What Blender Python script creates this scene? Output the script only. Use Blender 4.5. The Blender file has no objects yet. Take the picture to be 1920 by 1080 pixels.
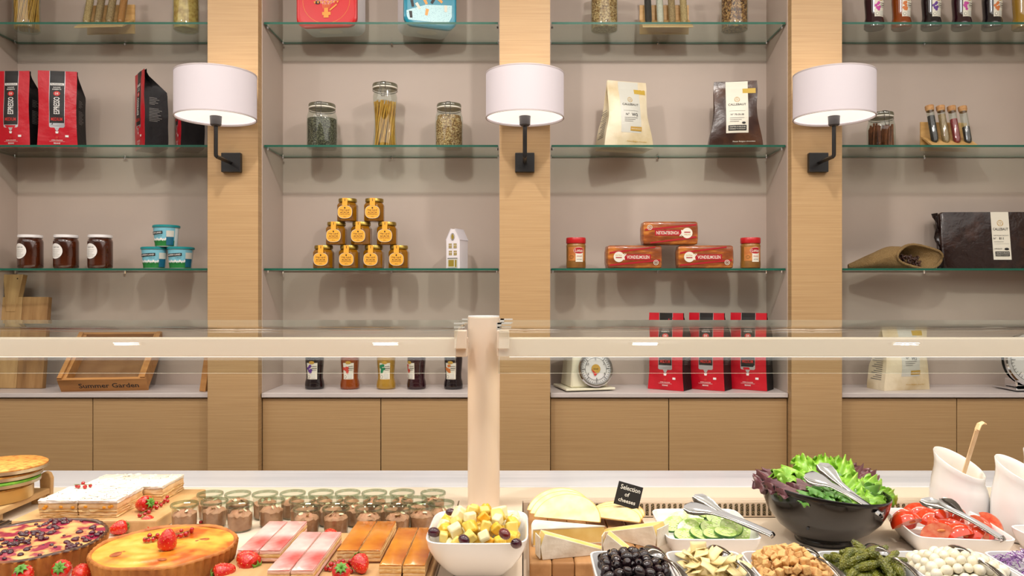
import bpy, math, random
from mathutils import Vector, Matrix, Euler
R_ = math.radians
PI = math.pi
rnd = random.Random(7)
scn = bpy.context.scene
COL = scn.collection

# ------------------------------------------------------------------ camera
CAMZ, F, VX, HY = 1.46, 1450.0, 981.0, 540.0
cd = bpy.data.cameras.new('camera'); cam = bpy.data.objects.new('camera', cd); COL.objects.link(cam)
cam.location = (0, 0, CAMZ); cam.rotation_euler = (PI / 2, 0, 0)
cd.sensor_width = 36; cd.lens = 36 * F / 1920; cd.shift_x = (960 - VX) / 1920; cd.clip_start = .05
scn.camera = cam
def X(px, y): return (px - VX) / F * y            # world x of a photo column at depth y
def Z(py, y): return CAMZ - (py - HY) / F * y     # world z of a photo row at depth y
def YD(py, h): return F * h / (py - HY)           # depth of a photo row on a plane h below the camera

# ------------------------------------------------------------------ light
scn.view_settings.view_transform = 'Standard'; scn.view_settings.look = 'None'
scn.view_settings.gamma = 1; scn.view_settings.use_curve_mapping = False
scn.view_settings.exposure = -0.06
scn.cycles.max_bounces = 6; scn.cycles.diffuse_bounces = 3; scn.cycles.transparent_max_bounces = 16; scn.cycles.glossy_bounces = 3
scn.cycles.adaptive_threshold = .03
scn.cycles.caustics_reflective = False; scn.cycles.caustics_refractive = False
scn.cycles.sample_clamp_indirect = 6
w = bpy.data.worlds.new('world'); scn.world = w; w.use_nodes = True
w.node_tree.nodes['Background'].inputs[0].default_value = (.8, .85, 1, 1); w.node_tree.nodes['Background'].inputs[1].default_value = .05
CEIL = 3.0
def lin(c): return tuple(((v / 255) / 12.92 if v / 255 <= .04045 else ((v / 255 + .055) / 1.055) ** 2.4) for v in c)
def area(name, loc, size, power, color=(1, .9, .78), rot=(0, 0, 0), shape='DISK', size_y=None, spread=180):
    l = bpy.data.lights.new(name, 'AREA'); l.shape = shape; l.size = size
    if size_y: l.size_y = size_y
    l.energy = power; l.color = color; l.spread = R_(spread)
    o = bpy.data.objects.new(name, l); COL.objects.link(o); o.location = loc; o.rotation_euler = rot
    return o
SPOTX = [-1.75, -.607, .537, 1.69]
SPOTP = [4, 13, 13, 4]
WARM = (1, .95, .89)
for xx, p in zip(SPOTX, SPOTP): area('ceiling_spot_light', (xx, 1.48, CEIL - .06), .11, p, WARM, rot=(R_(40), 0, 0), spread=165)
area('added_fill_light', (0, .45, CEIL - .035), 7.0, 54, (1, .97, .93), shape='RECTANGLE', size_y=3.3)  # added soft fill from overhead, not a known fixture of the room

# ------------------------------------------------------------------ materials
MATS = {}
def newmat(name):
    m = bpy.data.materials.new(name); m.use_nodes = True
    m.node_tree.nodes.clear(); out = m.node_tree.nodes.new('ShaderNodeOutputMaterial')
    return m, m.node_tree, out
def N(t, typ, **kw):
    n = t.nodes.new(typ)
    for k, v in kw.items(): setattr(n, k, v)
    return n
def mat(name, c, rough=.5, c2=None, c3=None, scale=10, stretch=(1, 1, 1), thr=(.35, .65), kind='noise', metal=0, bump=0, bscale=None,
        spec=.5, emit=0, ecol=None, detail=4, coat=0, trans=0, sss=0, kbump='noise'):
    if name in MATS: return MATS[name]
    m, t, out = newmat(name)
    p = N(t, 'ShaderNodeBsdfPrincipled'); t.links.new(p.outputs[0], out.inputs[0])
    col = (*lin(c), 1)
    p.inputs['Base Color'].default_value = col; p.inputs['Roughness'].default_value = rough; p.inputs['Metallic'].default_value = metal
    p.inputs['Specular IOR Level'].default_value = spec; p.inputs['Coat Weight'].default_value = coat; p.inputs['Coat Roughness'].default_value = .08
    p.inputs['Transmission Weight'].default_value = trans
    if 0:
        p.inputs['Subsurface Weight'].default_value = sss; p.inputs['Subsurface Radius'].default_value = (.01, .006, .004); p.inputs['Subsurface Scale'].default_value = 1
    if emit:
        m.cycles.emission_sampling = 'NONE'; p.inputs['Emission Strength'].default_value = emit; p.inputs['Emission Color'].default_value = (*lin(ecol or c), 1)
    if c2 or bump:
        tc = N(t, 'ShaderNodeTexCoord'); mp = N(t, 'ShaderNodeMapping'); mp.inputs['Scale'].default_value = stretch
        t.links.new(tc.outputs['Object'], mp.inputs[0])
        def tex(k, sc):
            if k == 'voronoi':
                n = N(t, 'ShaderNodeTexVoronoi'); n.inputs['Scale'].default_value = sc; o = n.outputs['Distance']
            elif k == 'cells':
                n = N(t, 'ShaderNodeTexVoronoi'); n.inputs['Scale'].default_value = sc
                sx = N(t, 'ShaderNodeSeparateColor'); t.links.new(n.outputs['Color'], sx.inputs[0]); t.links.new(mp.outputs[0], n.inputs['Vector']); return sx.outputs[0]
            else:
                n = N(t, 'ShaderNodeTexNoise'); n.inputs['Scale'].default_value = sc; n.inputs['Detail'].default_value = detail; o = n.outputs[0]
            t.links.new(mp.outputs[0], n.inputs['Vector']); return o
        if c2:
            rp = N(t, 'ShaderNodeValToRGB'); e = rp.color_ramp.elements
            e[0].position, e[1].position = thr; e[0].color = col; e[1].color = (*lin(c2), 1)
            if c3:
                e2 = e.new((thr[0] + thr[1]) / 2); e2.color = (*lin(c3), 1)
            t.links.new(tex(kind, scale), rp.inputs[0]); t.links.new(rp.outputs[0], p.inputs['Base Color'])
        if bump:
            b = N(t, 'ShaderNodeBump'); b.inputs['Strength'].default_value = min(1, bump); b.inputs['Distance'].default_value = .004
            t.links.new(tex(kbump, bscale or scale), b.inputs['Height']); t.links.new(b.outputs[0], p.inputs['Normal'])
    MATS[name] = m
    return m
def glass(name, tint=(245, 250, 247), f0=.04, rough=0.0, gain=1.0):
    if name in MATS: return MATS[name]
    m, t, out = newmat(name)
    tr = N(t, 'ShaderNodeBsdfTransparent'); tr.inputs[0].default_value = (*lin(tint), 1)
    gl = N(t, 'ShaderNodeBsdfGlossy'); gl.inputs['Roughness'].default_value = rough; gl.inputs[0].default_value = (1, 1, 1, 1)
    g = N(t, 'ShaderNodeNewGeometry'); d = N(t, 'ShaderNodeVectorMath', operation='DOT_PRODUCT')
    t.links.new(g.outputs['Normal'], d.inputs[0]); t.links.new(g.outputs['Incoming'], d.inputs[1])
    a = N(t, 'ShaderNodeMath', operation='ABSOLUTE'); t.links.new(d.outputs['Value'], a.inputs[0])
    s = N(t, 'ShaderNodeMath', operation='SUBTRACT'); s.inputs[0].default_value = 1; t.links.new(a.outputs[0], s.inputs[1])
    pw = N(t, 'ShaderNodeMath', operation='POWER'); pw.inputs[1].default_value = 5; t.links.new(s.outputs[0], pw.inputs[0])
    ma = N(t, 'ShaderNodeMath', operation='MULTIPLY_ADD'); ma.inputs[1].default_value = (1 - f0) * gain; ma.inputs[2].default_value = f0; ma.use_clamp = True
    t.links.new(pw.outputs[0], ma.inputs[0])
    mx = N(t, 'ShaderNodeMixShader'); t.links.new(ma.outputs[0], mx.inputs[0]); t.links.new(tr.outputs[0], mx.inputs[1]); t.links.new(gl.outputs[0], mx.inputs[2])
    t.links.new(mx.outputs[0], out.inputs[0]); MATS[name] = m
    return m

oak = mat('oak', (190, 156, 112), .45, (170, 134, 91), scale=7, stretch=(.5, .5, 34), thr=(.25, .8), bump=.08, bscale=9, detail=6)
oak_side = mat('oak_side', (178, 132, 78), .5, (160, 112, 60), scale=7, stretch=(.6, .6, 14), thr=(.3, .7))
taupe = mat('taupe_panel', (190, 173, 161), .55, (185, 168, 156), scale=3)
marble = mat('streaked_stone', (220, 219, 226), .25, (188, 188, 200), scale=3.2, stretch=(.35, 4, 6), thr=(.45, .78), detail=8)
stone_shelf = mat('pale_stone_shelf', (206, 196, 192), .35, (180, 168, 164), scale=4, stretch=(.4, 7, 4), thr=(.4, .75), detail=8)
cream = mat('cream_metal', (226, 206, 186), .32)
creamdeck = mat('cream_deck', (232, 214, 194), .38)
white_paint = mat('white_paint', (236, 232, 226), .7)
dark_gap = mat('dark_gap', (40, 26, 18), .8)
black = mat('black_metal', (28, 26, 27), .4)
steel = mat('steel', (150, 148, 147), .13, metal=1)
chrome = mat('chrome', (225, 225, 228), .07, metal=1)
porcelain = mat('porcelain', (240, 238, 238), .14, coat=.3)
blackglaze = mat('black_glaze', (24, 20, 19), .14, coat=.15)
jarglass = glass('jar_glass', (236, 242, 238), .05)
pane = glass('pane_glass', (250, 252, 250), .04)
shelfglass = glass('shelf_glass', (243, 250, 247), .045)
edgeglass = mat('glass_edge_green', (24, 88, 70), .4, spec=.3)
white_ink = mat('white_ink', (235, 232, 228), .5)
black_ink = mat('black_ink', (24, 20, 20), .45)
red_ink = mat('red_ink', (196, 44, 38), .45)
silver_ink = mat('silver_ink', (196, 196, 200), .3, metal=.6)
gold_ink = mat('gold_ink', (188, 148, 60), .4)
grey_ink = mat('grey_ink', (120, 116, 112), .5)

# ------------------------------------------------------------------ mesh helpers
class MB:
    def __init__(s): s.v, s.f, s.m = [], [], []
    def add(s, vs, fs, mi=0, T=None):
        b = len(s.v)
        s.v += [tuple(T @ Vector(p)) if T else tuple(p) for p in vs]
        for f in fs: s.f.append(tuple(i + b for i in f)); s.m.append(mi)
        return s
    def box(s, x0, x1, y0, y1, z0, z1, mi=0, T=None):
        return s.add([(x0, y0, z0), (x1, y0, z0), (x1, y1, z0), (x0, y1, z0), (x0, y0, z1), (x1, y0, z1), (x1, y1, z1), (x0, y1, z1)],
              [(0, 3, 2, 1), (4, 5, 6, 7), (0, 1, 5, 4), (1, 2, 6, 5), (2, 3, 7, 6), (3, 0, 4, 7)], mi, T)
    def loft(s, rings, mi=0, cap0=True, cap1=True, T=None, closed=True):
        n = len(rings[0]); vs = [p for r in rings for p in r]; fs = []
        for i in range(len(rings) - 1):
            for j in range(n if closed else n - 1):
                k = (j + 1) % n
                fs.append((i * n + j, i * n + k, (i + 1) * n + k, (i + 1) * n + j))
        if cap0: fs.append(tuple(range(n - 1, -1, -1)))
        if cap1: fs.append(tuple(range((len(rings) - 1) * n, len(rings) * n)))
        return s.add(vs, fs, mi, T)
    def lathe(s, prof, n=28, mi=0, T=None, cap0=True, cap1=True):
        return s.loft([[(max(r, 1e-4) * math.cos(2 * PI * j / n), max(r, 1e-4) * math.sin(2 * PI * j / n), z) for j in range(n)] for r, z in prof], mi, cap0, cap1, T)
    def tube(s, pts, r, n=7, mi=0, T=None, flat=1.0):
        pts = [Vector(p) for p in pts]; rings = []; up = Vector((0, 0, 1))
        for i, p in enumerate(pts):
            d = (pts[min(i + 1, len(pts) - 1)] - pts[max(i - 1, 0)]).normalized()
            a = d.cross(up)
            if a.length < .05: a = d.cross(Vector((0, 1, 0)))
            a.normalize(); b = a.cross(d).normalized(); rr = r[i] if isinstance(r, (list, tuple)) else r
            rings.append([tuple(p + a * rr * math.cos(2 * PI * j / n) + b * rr * flat * math.sin(2 * PI * j / n)) for j in range(n)])
        return s.loft(rings, mi, T=T)
    def ell(s, c, r, nu=12, nv=8, mi=0, T=None, jit=0, rg=None):
        rings = []
        for i in range(nv + 1):
            a = -PI / 2 + PI * i / nv; k = 1 + (rg.uniform(-jit, jit) if rg else 0)
            rings.append([(c[0] + r[0] * k * max(math.cos(a), .001) * math.cos(2 * PI * j / nu), c[1] + r[1] * k * max(math.cos(a), .001) * math.sin(2 * PI * j / nu), c[2] + r[2] * math.sin(a)) for j in range(nu)])
        return s.loft(rings, mi, T=T)
    def grid(s, fn, nu, nv, mi=0, T=None):
        vs = [fn(i / nu, j / nv) for j in range(nv + 1) for i in range(nu + 1)]
        fs = [(j * (nu + 1) + i, j * (nu + 1) + i + 1, (j + 1) * (nu + 1) + i + 1, (j + 1) * (nu + 1) + i) for j in range(nv) for i in range(nu)]
        return s.add(vs, fs, mi, T)
    def mesh(s, name, mats, smooth=True, ang=35):
        me = bpy.data.meshes.new(name); me.from_pydata(s.v, [], s.f)
        for m in (mats if isinstance(mats, (list, tuple)) else [mats]): me.materials.append(m)
        if any(s.m): me.polygons.foreach_set('material_index', s.m)
        if smooth:
            me.shade_smooth()
            try: me.set_sharp_from_angle(angle=R_(ang))
            except Exception: pass
        me.update()
        return me
    def build(s, name, mats, parent=None, smooth=True, bev=0, loc=(0, 0, 0), rot=(0, 0, 0), ang=35, thick=0):
        o = bpy.data.objects.new(name, s.mesh(name, mats, smooth, ang)); COL.objects.link(o)
        o.location = loc; o.rotation_euler = rot
        if thick: md = o.modifiers.new('thickness', 'SOLIDIFY'); md.thickness = thick; md.offset = 0
        if bev: md = o.modifiers.new('bevel', 'BEVEL'); md.width = bev; md.segments = 2; md.limit_method = 'ANGLE'; md.angle_limit = R_(40)
        if parent: o.parent = parent
        return o
def tag(o, label, cat=None, group=None, kind=None):
    if label: o['label'] = label
    if cat: o['category'] = cat
    if group: o['group'] = group
    if kind: o['kind'] = kind
    return o
def thing(name, label, cat, loc=(0, 0, 0), rotz=0, group=None, rot=None):
    o = bpy.data.objects.new(name, None); COL.objects.link(o); o.empty_display_size = .02
    o.location = loc; o.rotation_euler = rot or (0, 0, rotz)
    return tag(o, label, cat, group)
def inst(name, me, parent=None, loc=(0, 0, 0), rot=(0, 0, 0), sc=(1, 1, 1)):
    o = bpy.data.objects.new(name, me); COL.objects.link(o); o.location = loc; o.rotation_euler = rot
    o.scale = sc if isinstance(sc, (tuple, list)) else (sc, sc, sc)
    if parent: o.parent = parent
    return o
def dup(root, loc, rot=None, label=None, group=None, sc=None):
    def cp(o, par):
        c = o.copy(); COL.objects.link(c)
        if par: c.parent = par
        for ch in list(o.children): cp(ch, c)
        return c
    r = cp(root, None); r.location = loc
    if rot is not None: r.rotation_euler = rot if isinstance(rot, (tuple, list, Euler)) else (0, 0, rot)
    if label: r['label'] = label
    if group: r['group'] = group
    if sc: r.scale = (sc, sc, sc)
    return r
def struct(name, mb, m, label, **k):
    o = mb.build(name, m, smooth=False, **k); return tag(o, label, kind='structure')

# flat print on a surface: shapes in (u, v), mapped onto the thing
TXT = {}
def text2d(s):
    if s not in TXT:
        c = bpy.data.curves.new('t', 'FONT'); c.body = s; c.resolution_u = 2; c.offset = .012
        o = bpy.data.objects.new('t', c); me = o.to_mesh()
        vs = [(v.co.x, v.co.y) for v in me.vertices]; fs = [tuple(p.vertices) for p in me.polygons]
        o.to_mesh_clear(); bpy.data.objects.remove(o); bpy.data.curves.remove(c)
        x0 = min(a for a, b in vs); x1 = max(a for a, b in vs); y0 = min(b for a, b in vs); y1 = max(b for a, b in vs)
        TXT[s] = ([((a - x0) / (x1 - x0) - .5, (b - y0) / (y1 - y0) - .5) for a, b in vs], fs, (x1 - x0) / (y1 - y0))
    return TXT[s]
class Print:
    def __init__(s, fn): s.fn, s.b, s.mats, s.k = fn, MB(), [], 0
    def _m(s, m):
        if m not in s.mats: s.mats.append(m)
        return s.mats.index(m)
    def _add(s, uv, fs, m):
        s.k += 1; o = .0004 + .00012 * s.k
        s.b.add([s.fn(u, v, o) for u, v in uv], fs, s._m(m)); return s
    def rect(s, u0, v0, u1, v1, m, nu=6, nv=2, skew=0):
        uv = [(u0 + (u1 - u0) * i / nu, v0 + (v1 - v0) * j / nv + skew * i / nu) for j in range(nv + 1) for i in range(nu + 1)]
        return s._add(uv, [(j * (nu + 1) + i, j * (nu + 1) + i + 1, (j + 1) * (nu + 1) + i + 1, (j + 1) * (nu + 1) + i) for j in range(nv) for i in range(nu)], m)
    def oval(s, u, v, ru, rv, m, n=24, e=2.0):
        uv = [(u, v)]; fs = []
        for k in (1, 2, 3):
            for j in range(n):
                a = 2 * PI * j / n; c, d = math.cos(a), math.sin(a)
                uv.append((u + ru * k / 3 * math.copysign(abs(c) ** (2 / e), c), v + rv * k / 3 * math.copysign(abs(d) ** (2 / e), d)))
        for j in range(n):
            fs.append((0, 1 + j, 1 + (j + 1) % n))
            for k in (0, 1): fs.append((1 + k * n + j, 1 + (k + 1) * n + j, 1 + (k + 1) * n + (j + 1) % n, 1 + k * n + (j + 1) % n))
        return s._add(uv, fs, m)
    def ring(s, u, v, ru, rv, w, m, n=28):
        uv = []
        for k in (1 - w, 1): uv += [(u + ru * k * math.cos(2 * PI * j / n), v + rv * k * math.sin(2 * PI * j / n)) for j in range(n)]
        return s._add(uv, [(j, n + j, n + (j + 1) % n, (j + 1) % n) for j in range(n)], m)
    def poly(s, pts, m): return s._add(pts, [tuple(range(len(pts)))], m)
    def text(s, t, u, v, h, m, w=None, rot=0, skew=0):
        uv, fs, asp = text2d(t); w = w or asp * h; c, d = math.cos(rot), math.sin(rot)
        return s._add([(u + a * w * c - b * h * d, v + a * w * d + b * h * c + skew * a * w) for a, b in uv], fs, m)
    def build(s, name, parent): return s.b.build(name, s.mats, parent, smooth=False)
def flat(y, x0=0, z0=0): return lambda u, v, o: (x0 + u, y - o, z0 + v)
def cyl(R): return lambda u, v, o: ((R + o) * math.sin(u / R), -(R + o) * math.cos(u / R), v)
def sq(a, b, z, e=5, n=40, cx=0, cy=0):
    out = []
    for j in range(n):
        t = 2 * PI * j / n; c, d = math.cos(t), math.sin(t)
        out.append((cx + a * math.copysign(abs(c) ** (2 / e), c), cy + b * math.copysign(abs(d) ** (2 / e), d), z))
    return out

# ------------------------------------------------------------------ the room
WT, WB_ = 1.062, 1.045
PF, NF, NB = 2.90, 2.94, 3.19             # pillar front, niche front, niche back
PX = [.006 + 1.095 * k for k in (-2, -1, 0, 1, 2)]; PW = .097
BAYS = [(PX[i] + PW, PX[i + 1] - PW) for i in range(4)]
BN = ['leftmost bay', 'bay between the left and middle lamps', 'bay between the middle and right lamps', 'rightmost bay']
struct('floor', MB().box(-4, 4, -4.2, 3.4, -.1, 0), mat('floor_tile', (150, 140, 130), .4, (135, 126, 118), scale=2), 'beige tiled floor of the breakfast room')
struct('ceiling', MB().box(-4, 4, -4.2, 3.4, CEIL, CEIL + .1), white_paint, 'white ceiling of the room')
struct('wall_left', MB().box(-4.1, -4, -4.2, 3.4, 0, CEIL), white_paint, 'plain pale wall at the far left')
struct('wall_right', MB().box(4, 4.1, -4.2, 3.4, 0, CEIL), white_paint, 'plain pale wall at the far right')
struct('wall_front', MB().box(-4, 4, -4.3, -4.2, 0, CEIL), mat('room_wall', (150, 138, 126), .7), 'wall behind the viewer')
wb = MB().box(-4, 4, NB, NB + .1, 0, CEIL)
struct('trim_1', MB().box(-4, PX[0] - PW, NF, NB, 0, CEIL), taupe, 'taupe wall panel left of the shelves')
struct('trim_2', MB().box(PX[4] + PW, 4, NF, NB, 0, CEIL), taupe, 'taupe wall panel right of the shelves')
wall = struct('wall_back', wb, taupe, 'taupe rear wall of the shelf niches')
PL = ['beyond the left edge', 'behind the left wall lamp', 'behind the middle wall lamp', 'behind the right wall lamp', 'beyond the right edge']
for i, x in enumerate(PX):
    o = MB().box(x - PW + .002, x + PW - .002, PF, NB, 0, CEIL).build('oak_pillar', oak, smooth=False, bev=.001)
    tag(o, 'oak veneered pillar ' + PL[i], 'pillar', 'oak pillars')
    for s in (-1, 1): MB().box(min(x + s * (PW - .003), x + s * (PW + .001)), max(x + s * (PW - .003), x + s * (PW + .001)), NF, NB - .0005, WT, CEIL - .001).build('niche_side_panel', taupe, o, smooth=False)
for i, (a, b) in enumerate(BAYS):
    t = thing('base_cabinet', 'oak base cabinet with two plain doors in the ' + BN[i], 'cabinet', ((a + b) / 2, NF, 0), group='oak base cabinets')
    w_ = (b - a) / 2
    MB().box(-w_ + .001, w_ - .001, .022, NB - NF - .002, .0, WB_ - .004).build('body', dark_gap, t, smooth=False)
    for s in (-1, 1):
        MB().box(-w_ / 2 + .0016, w_ / 2 - .0016, 0, .02, .09, WB_ - .005).build('door', oak, t, smooth=False, bev=.0008, loc=(s * w_ / 2, 0, 0))
    o = MB().box(a + .001, b - .001, NF - .012, NB - .001, WB_, WT).build('stone_worktop', stone_shelf, smooth=False, bev=.0015)
    tag(o, 'pale streaked stone worktop on the cabinet in the ' + BN[i], 'worktop', 'stone worktops')
SH = [2.469, 2.001, 1.531]; GT = .004
for i, (a, b) in enumerate(BAYS):
    for j, z in enumerate(SH):
        t = thing('glass_shelf', ['topmost', 'middle', 'lowest'][j] + ' green-edged glass shelf in the ' + BN[i], 'shelf', ((a + b) / 2, 0, z), group='glass shelves')
        h = (b - a) / 2 - .005; g = MB()
        vs = [(-h, NF + .006, -GT), (h, NF + .006, -GT), (h, NB - .004, -GT), (-h, NB - .004, -GT)]; vs += [(p[0], p[1], GT) for p in vs]
        g.add(vs, [(0, 3, 2, 1), (4, 5, 6, 7)], 0); g.add(vs, [(0, 1, 5, 4), (1, 2, 6, 5), (2, 3, 7, 6), (3, 0, 4, 7)], 1)
        g.build('pane', [shelfglass, edgeglass], t, smooth=False)
        for sx in (-1, 1):
            for yy in (NF + .035, NB - .03):
                MB().lathe([(.004, -.012), (.005, -.0045)], 10).build('shelf_peg', chrome, t, loc=(sx * (h - .004), yy, 0))
        MB().lathe([(.004, -.012), (.005, -.0045)], 10).build('shelf_peg', chrome, t, loc=(0, NB - .012, 0))
for xx, nm in zip(SPOTX, ('leftmost', 'second', 'third', 'rightmost')):
    if 1:
        t = thing('ceiling_spotlight', nm + ' recessed spotlight in the white ceiling above the counter', 'spotlight', (xx, 1.48, CEIL - .0285), group='ceiling spotlights')
        MB().lathe([(.075, 0), (.075, -.012), (.06, -.014), (.058, 0)], 24, cap0=False, cap1=False).build('trim_ring', steel, t)
        MB().lathe([(.0, -.002), (.058, -.002)], 24, cap0=False, cap1=False).build('lens', mat('spot_lens', (255, 240, 220), .4, emit=6), t)

t = thing('added_fill_panel', 'wide added luminous fill panel under the ceiling, out of view', 'added fill light', (0, .45, CEIL))  # unseen glowing panel added to soften the light and brighten the guard's reflection
MB().box(-3.55, 3.55, -1.7, 1.7, -.02, -.0005).build('fill_panel_frame', white_paint, t, smooth=False)
MB().box(-3.5, 3.5, -1.65, 1.65, -.028, -.0205).build('diffuser', mat('fill_panel_glow', (250, 246, 240), .6, emit=1.2), t, smooth=False)

# ------------------------------------------------------------------ wall lamps
shade_m = mat('lamp_shade', (180, 172, 176), .8, emit=.24, ecol=(255, 236, 234))
rim_m = mat('shade_rim', (190, 178, 178), .7)
diff_m = mat('lamp_diffuser', (255, 252, 246), .6, emit=.9, ecol=(255, 248, 238))
LY = 2.74
for i, nm in zip((1, 2, 3), ('left', 'middle', 'right')):
    x = PX[i]; zb, zt, r = 2.062, 2.216, .138
    t = thing('wall_lamp', 'wall lamp with white drum shade and black bent arm on the %s pillar' % nm, 'lamp', (x, LY, 0), group='drum wall lamps')
    MB().lathe([(r, zb), (r, zt), (r - .002, zt), (r - .002, zb)], 56, cap0=False, cap1=False).build('shade', shade_m, t)
    for zz in (zb, zt):
        MB().lathe([(r + .001, zz - .0022), (r + .001, zz + .0022), (r - .003, zz + .0022), (r - .003, zz - .0022), (r + .001, zz - .0022)], 56, cap0=False, cap1=False).build('shade_rim', rim_m, t)
    MB().lathe([(.02, zb + .006), (r - .004, zb + .006)], 56, cap0=False, cap1=False).build('diffuser', diff_m, t)
    MB().lathe([(.014, zb - .028), (.019, zb - .024), (.021, zb + .012), (.0, zb + .012)], 20).build('socket', mat('socket_grey', (70, 66, 68), .4), t)
    za = zb - .135
    MB().tube([(0, PF - LY - .02, za), (0, .004, za), (0, 0, za + .006), (0, 0, zb - .026)], .0075, 4).build('arm', black, t)
    MB().box(-.036, .036, PF - LY - .022, PF - LY - .0005, za - .035, za + .037).build('backplate', black, t, smooth=False, bev=.002)
    l = bpy.data.lights.new('lamp_bulb', 'POINT'); l.energy = 1.1; l.color = (1, .92, .82); l.shadow_soft_size = .03
    lo = bpy.data.objects.new('lamp_bulb', l); COL.objects.link(lo); lo.location = (x, LY, zb + .07)
    area('lamp_downlight', (x, LY, zb + .004), .24, .2, (1, .9, .8))

# ------------------------------------------------------------------ counter with cold wells, gantry
CT, WF = .90, .855                         # counter level, floor of the right-hand well
YL, YB, YW = 2.374, 2.183, 2.05            # ledge back, ledge front, well back
c = thing('buffet_counter', 'cream buffet counter with streaked stone ledge and recessed cold well', 'counter', (0, 1.7, 0))
def cb(name, m, *a, bev=.002): return MB().box(a[0], a[1], a[2] - 1.7, a[3] - 1.7, a[4], a[5]).build(name, m, c, smooth=False, bev=bev)
cb('stone_ledge', marble, -2.6, 2.6, YB, YL, .84, CT)
cb('rear_frame', creamdeck, -2.6, 2.6, YW, YB - .0006, .84, CT - .002)
cb('left_deck', creamdeck, -2.6, -.171, 1.15, YW - .0006, .80, CT - .002, bev=.001)
cb('divider_strip', creamdeck, -.168, -.002, 1.15, YW - .0006, .80, CT - .001, bev=.002)
cb('well_floor', creamdeck, .0, 2.6, 1.30, YW - .012, .80, WF)
cb('well_front_rail', creamdeck, .0, 2.6, 1.15, 1.298, .80, CT)
cb('well_back_panel', cream, .0, 2.6, YW - .011, YW - .0006, WF, CT - .004)
cb('front_panel', oak, -2.6, 2.6, 1.12, 1.149, .0, .90)
cb('rear_panel', oak, -2.6, 2.6, YL - .05, YL - .02, .0, .84)
slot = MB(); sp = []
for k in range(9): a = PI * k / 8; sp.append((.0042 * math.cos(a), .0115 + .0042 * math.sin(a)))
sp = sp + [(-.0042, -.0155), (.0042, -.0155)]
slot.loft([[(x, -.0004, z) for x, z in sp], [(x, .004, z) for x, z in sp]])
slot_me = slot.mesh('vent_slot', mat('vent_mesh', (18, 15, 12), .7, (150, 130, 95), scale=420, kind='voronoi', thr=(.5, .62)), smooth=False)
for k in range(118): inst('vent_slot', slot_me, c, (.018 + .0147 * k, YW - .0113 - 1.7, .876))
inst('handle_hole', MB().loft([[(.011 * math.cos(a * PI / 8), -.001, .011 * math.sin(a * PI / 8)) for a in range(9)], [(.011 * math.cos(a * PI / 8), .003, .011 * math.sin(a * PI / 8)) for a in range(9)]]).mesh('handle_hole', dark_gap), c, (-1.245, 1.80 - 1.7, CT))
cb('drain_grille', dark_gap, -1.5, -1.19, 1.76, 1.86, CT - .0015, CT + .0005, bev=0)
for k in range(16): cb('grille_bar', mat('grille_bar', (92, 70, 50), .5), -1.49 + k * .018, -1.486 + k * .018, 1.762, 1.858, CT, CT + .003, bev=0)

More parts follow.
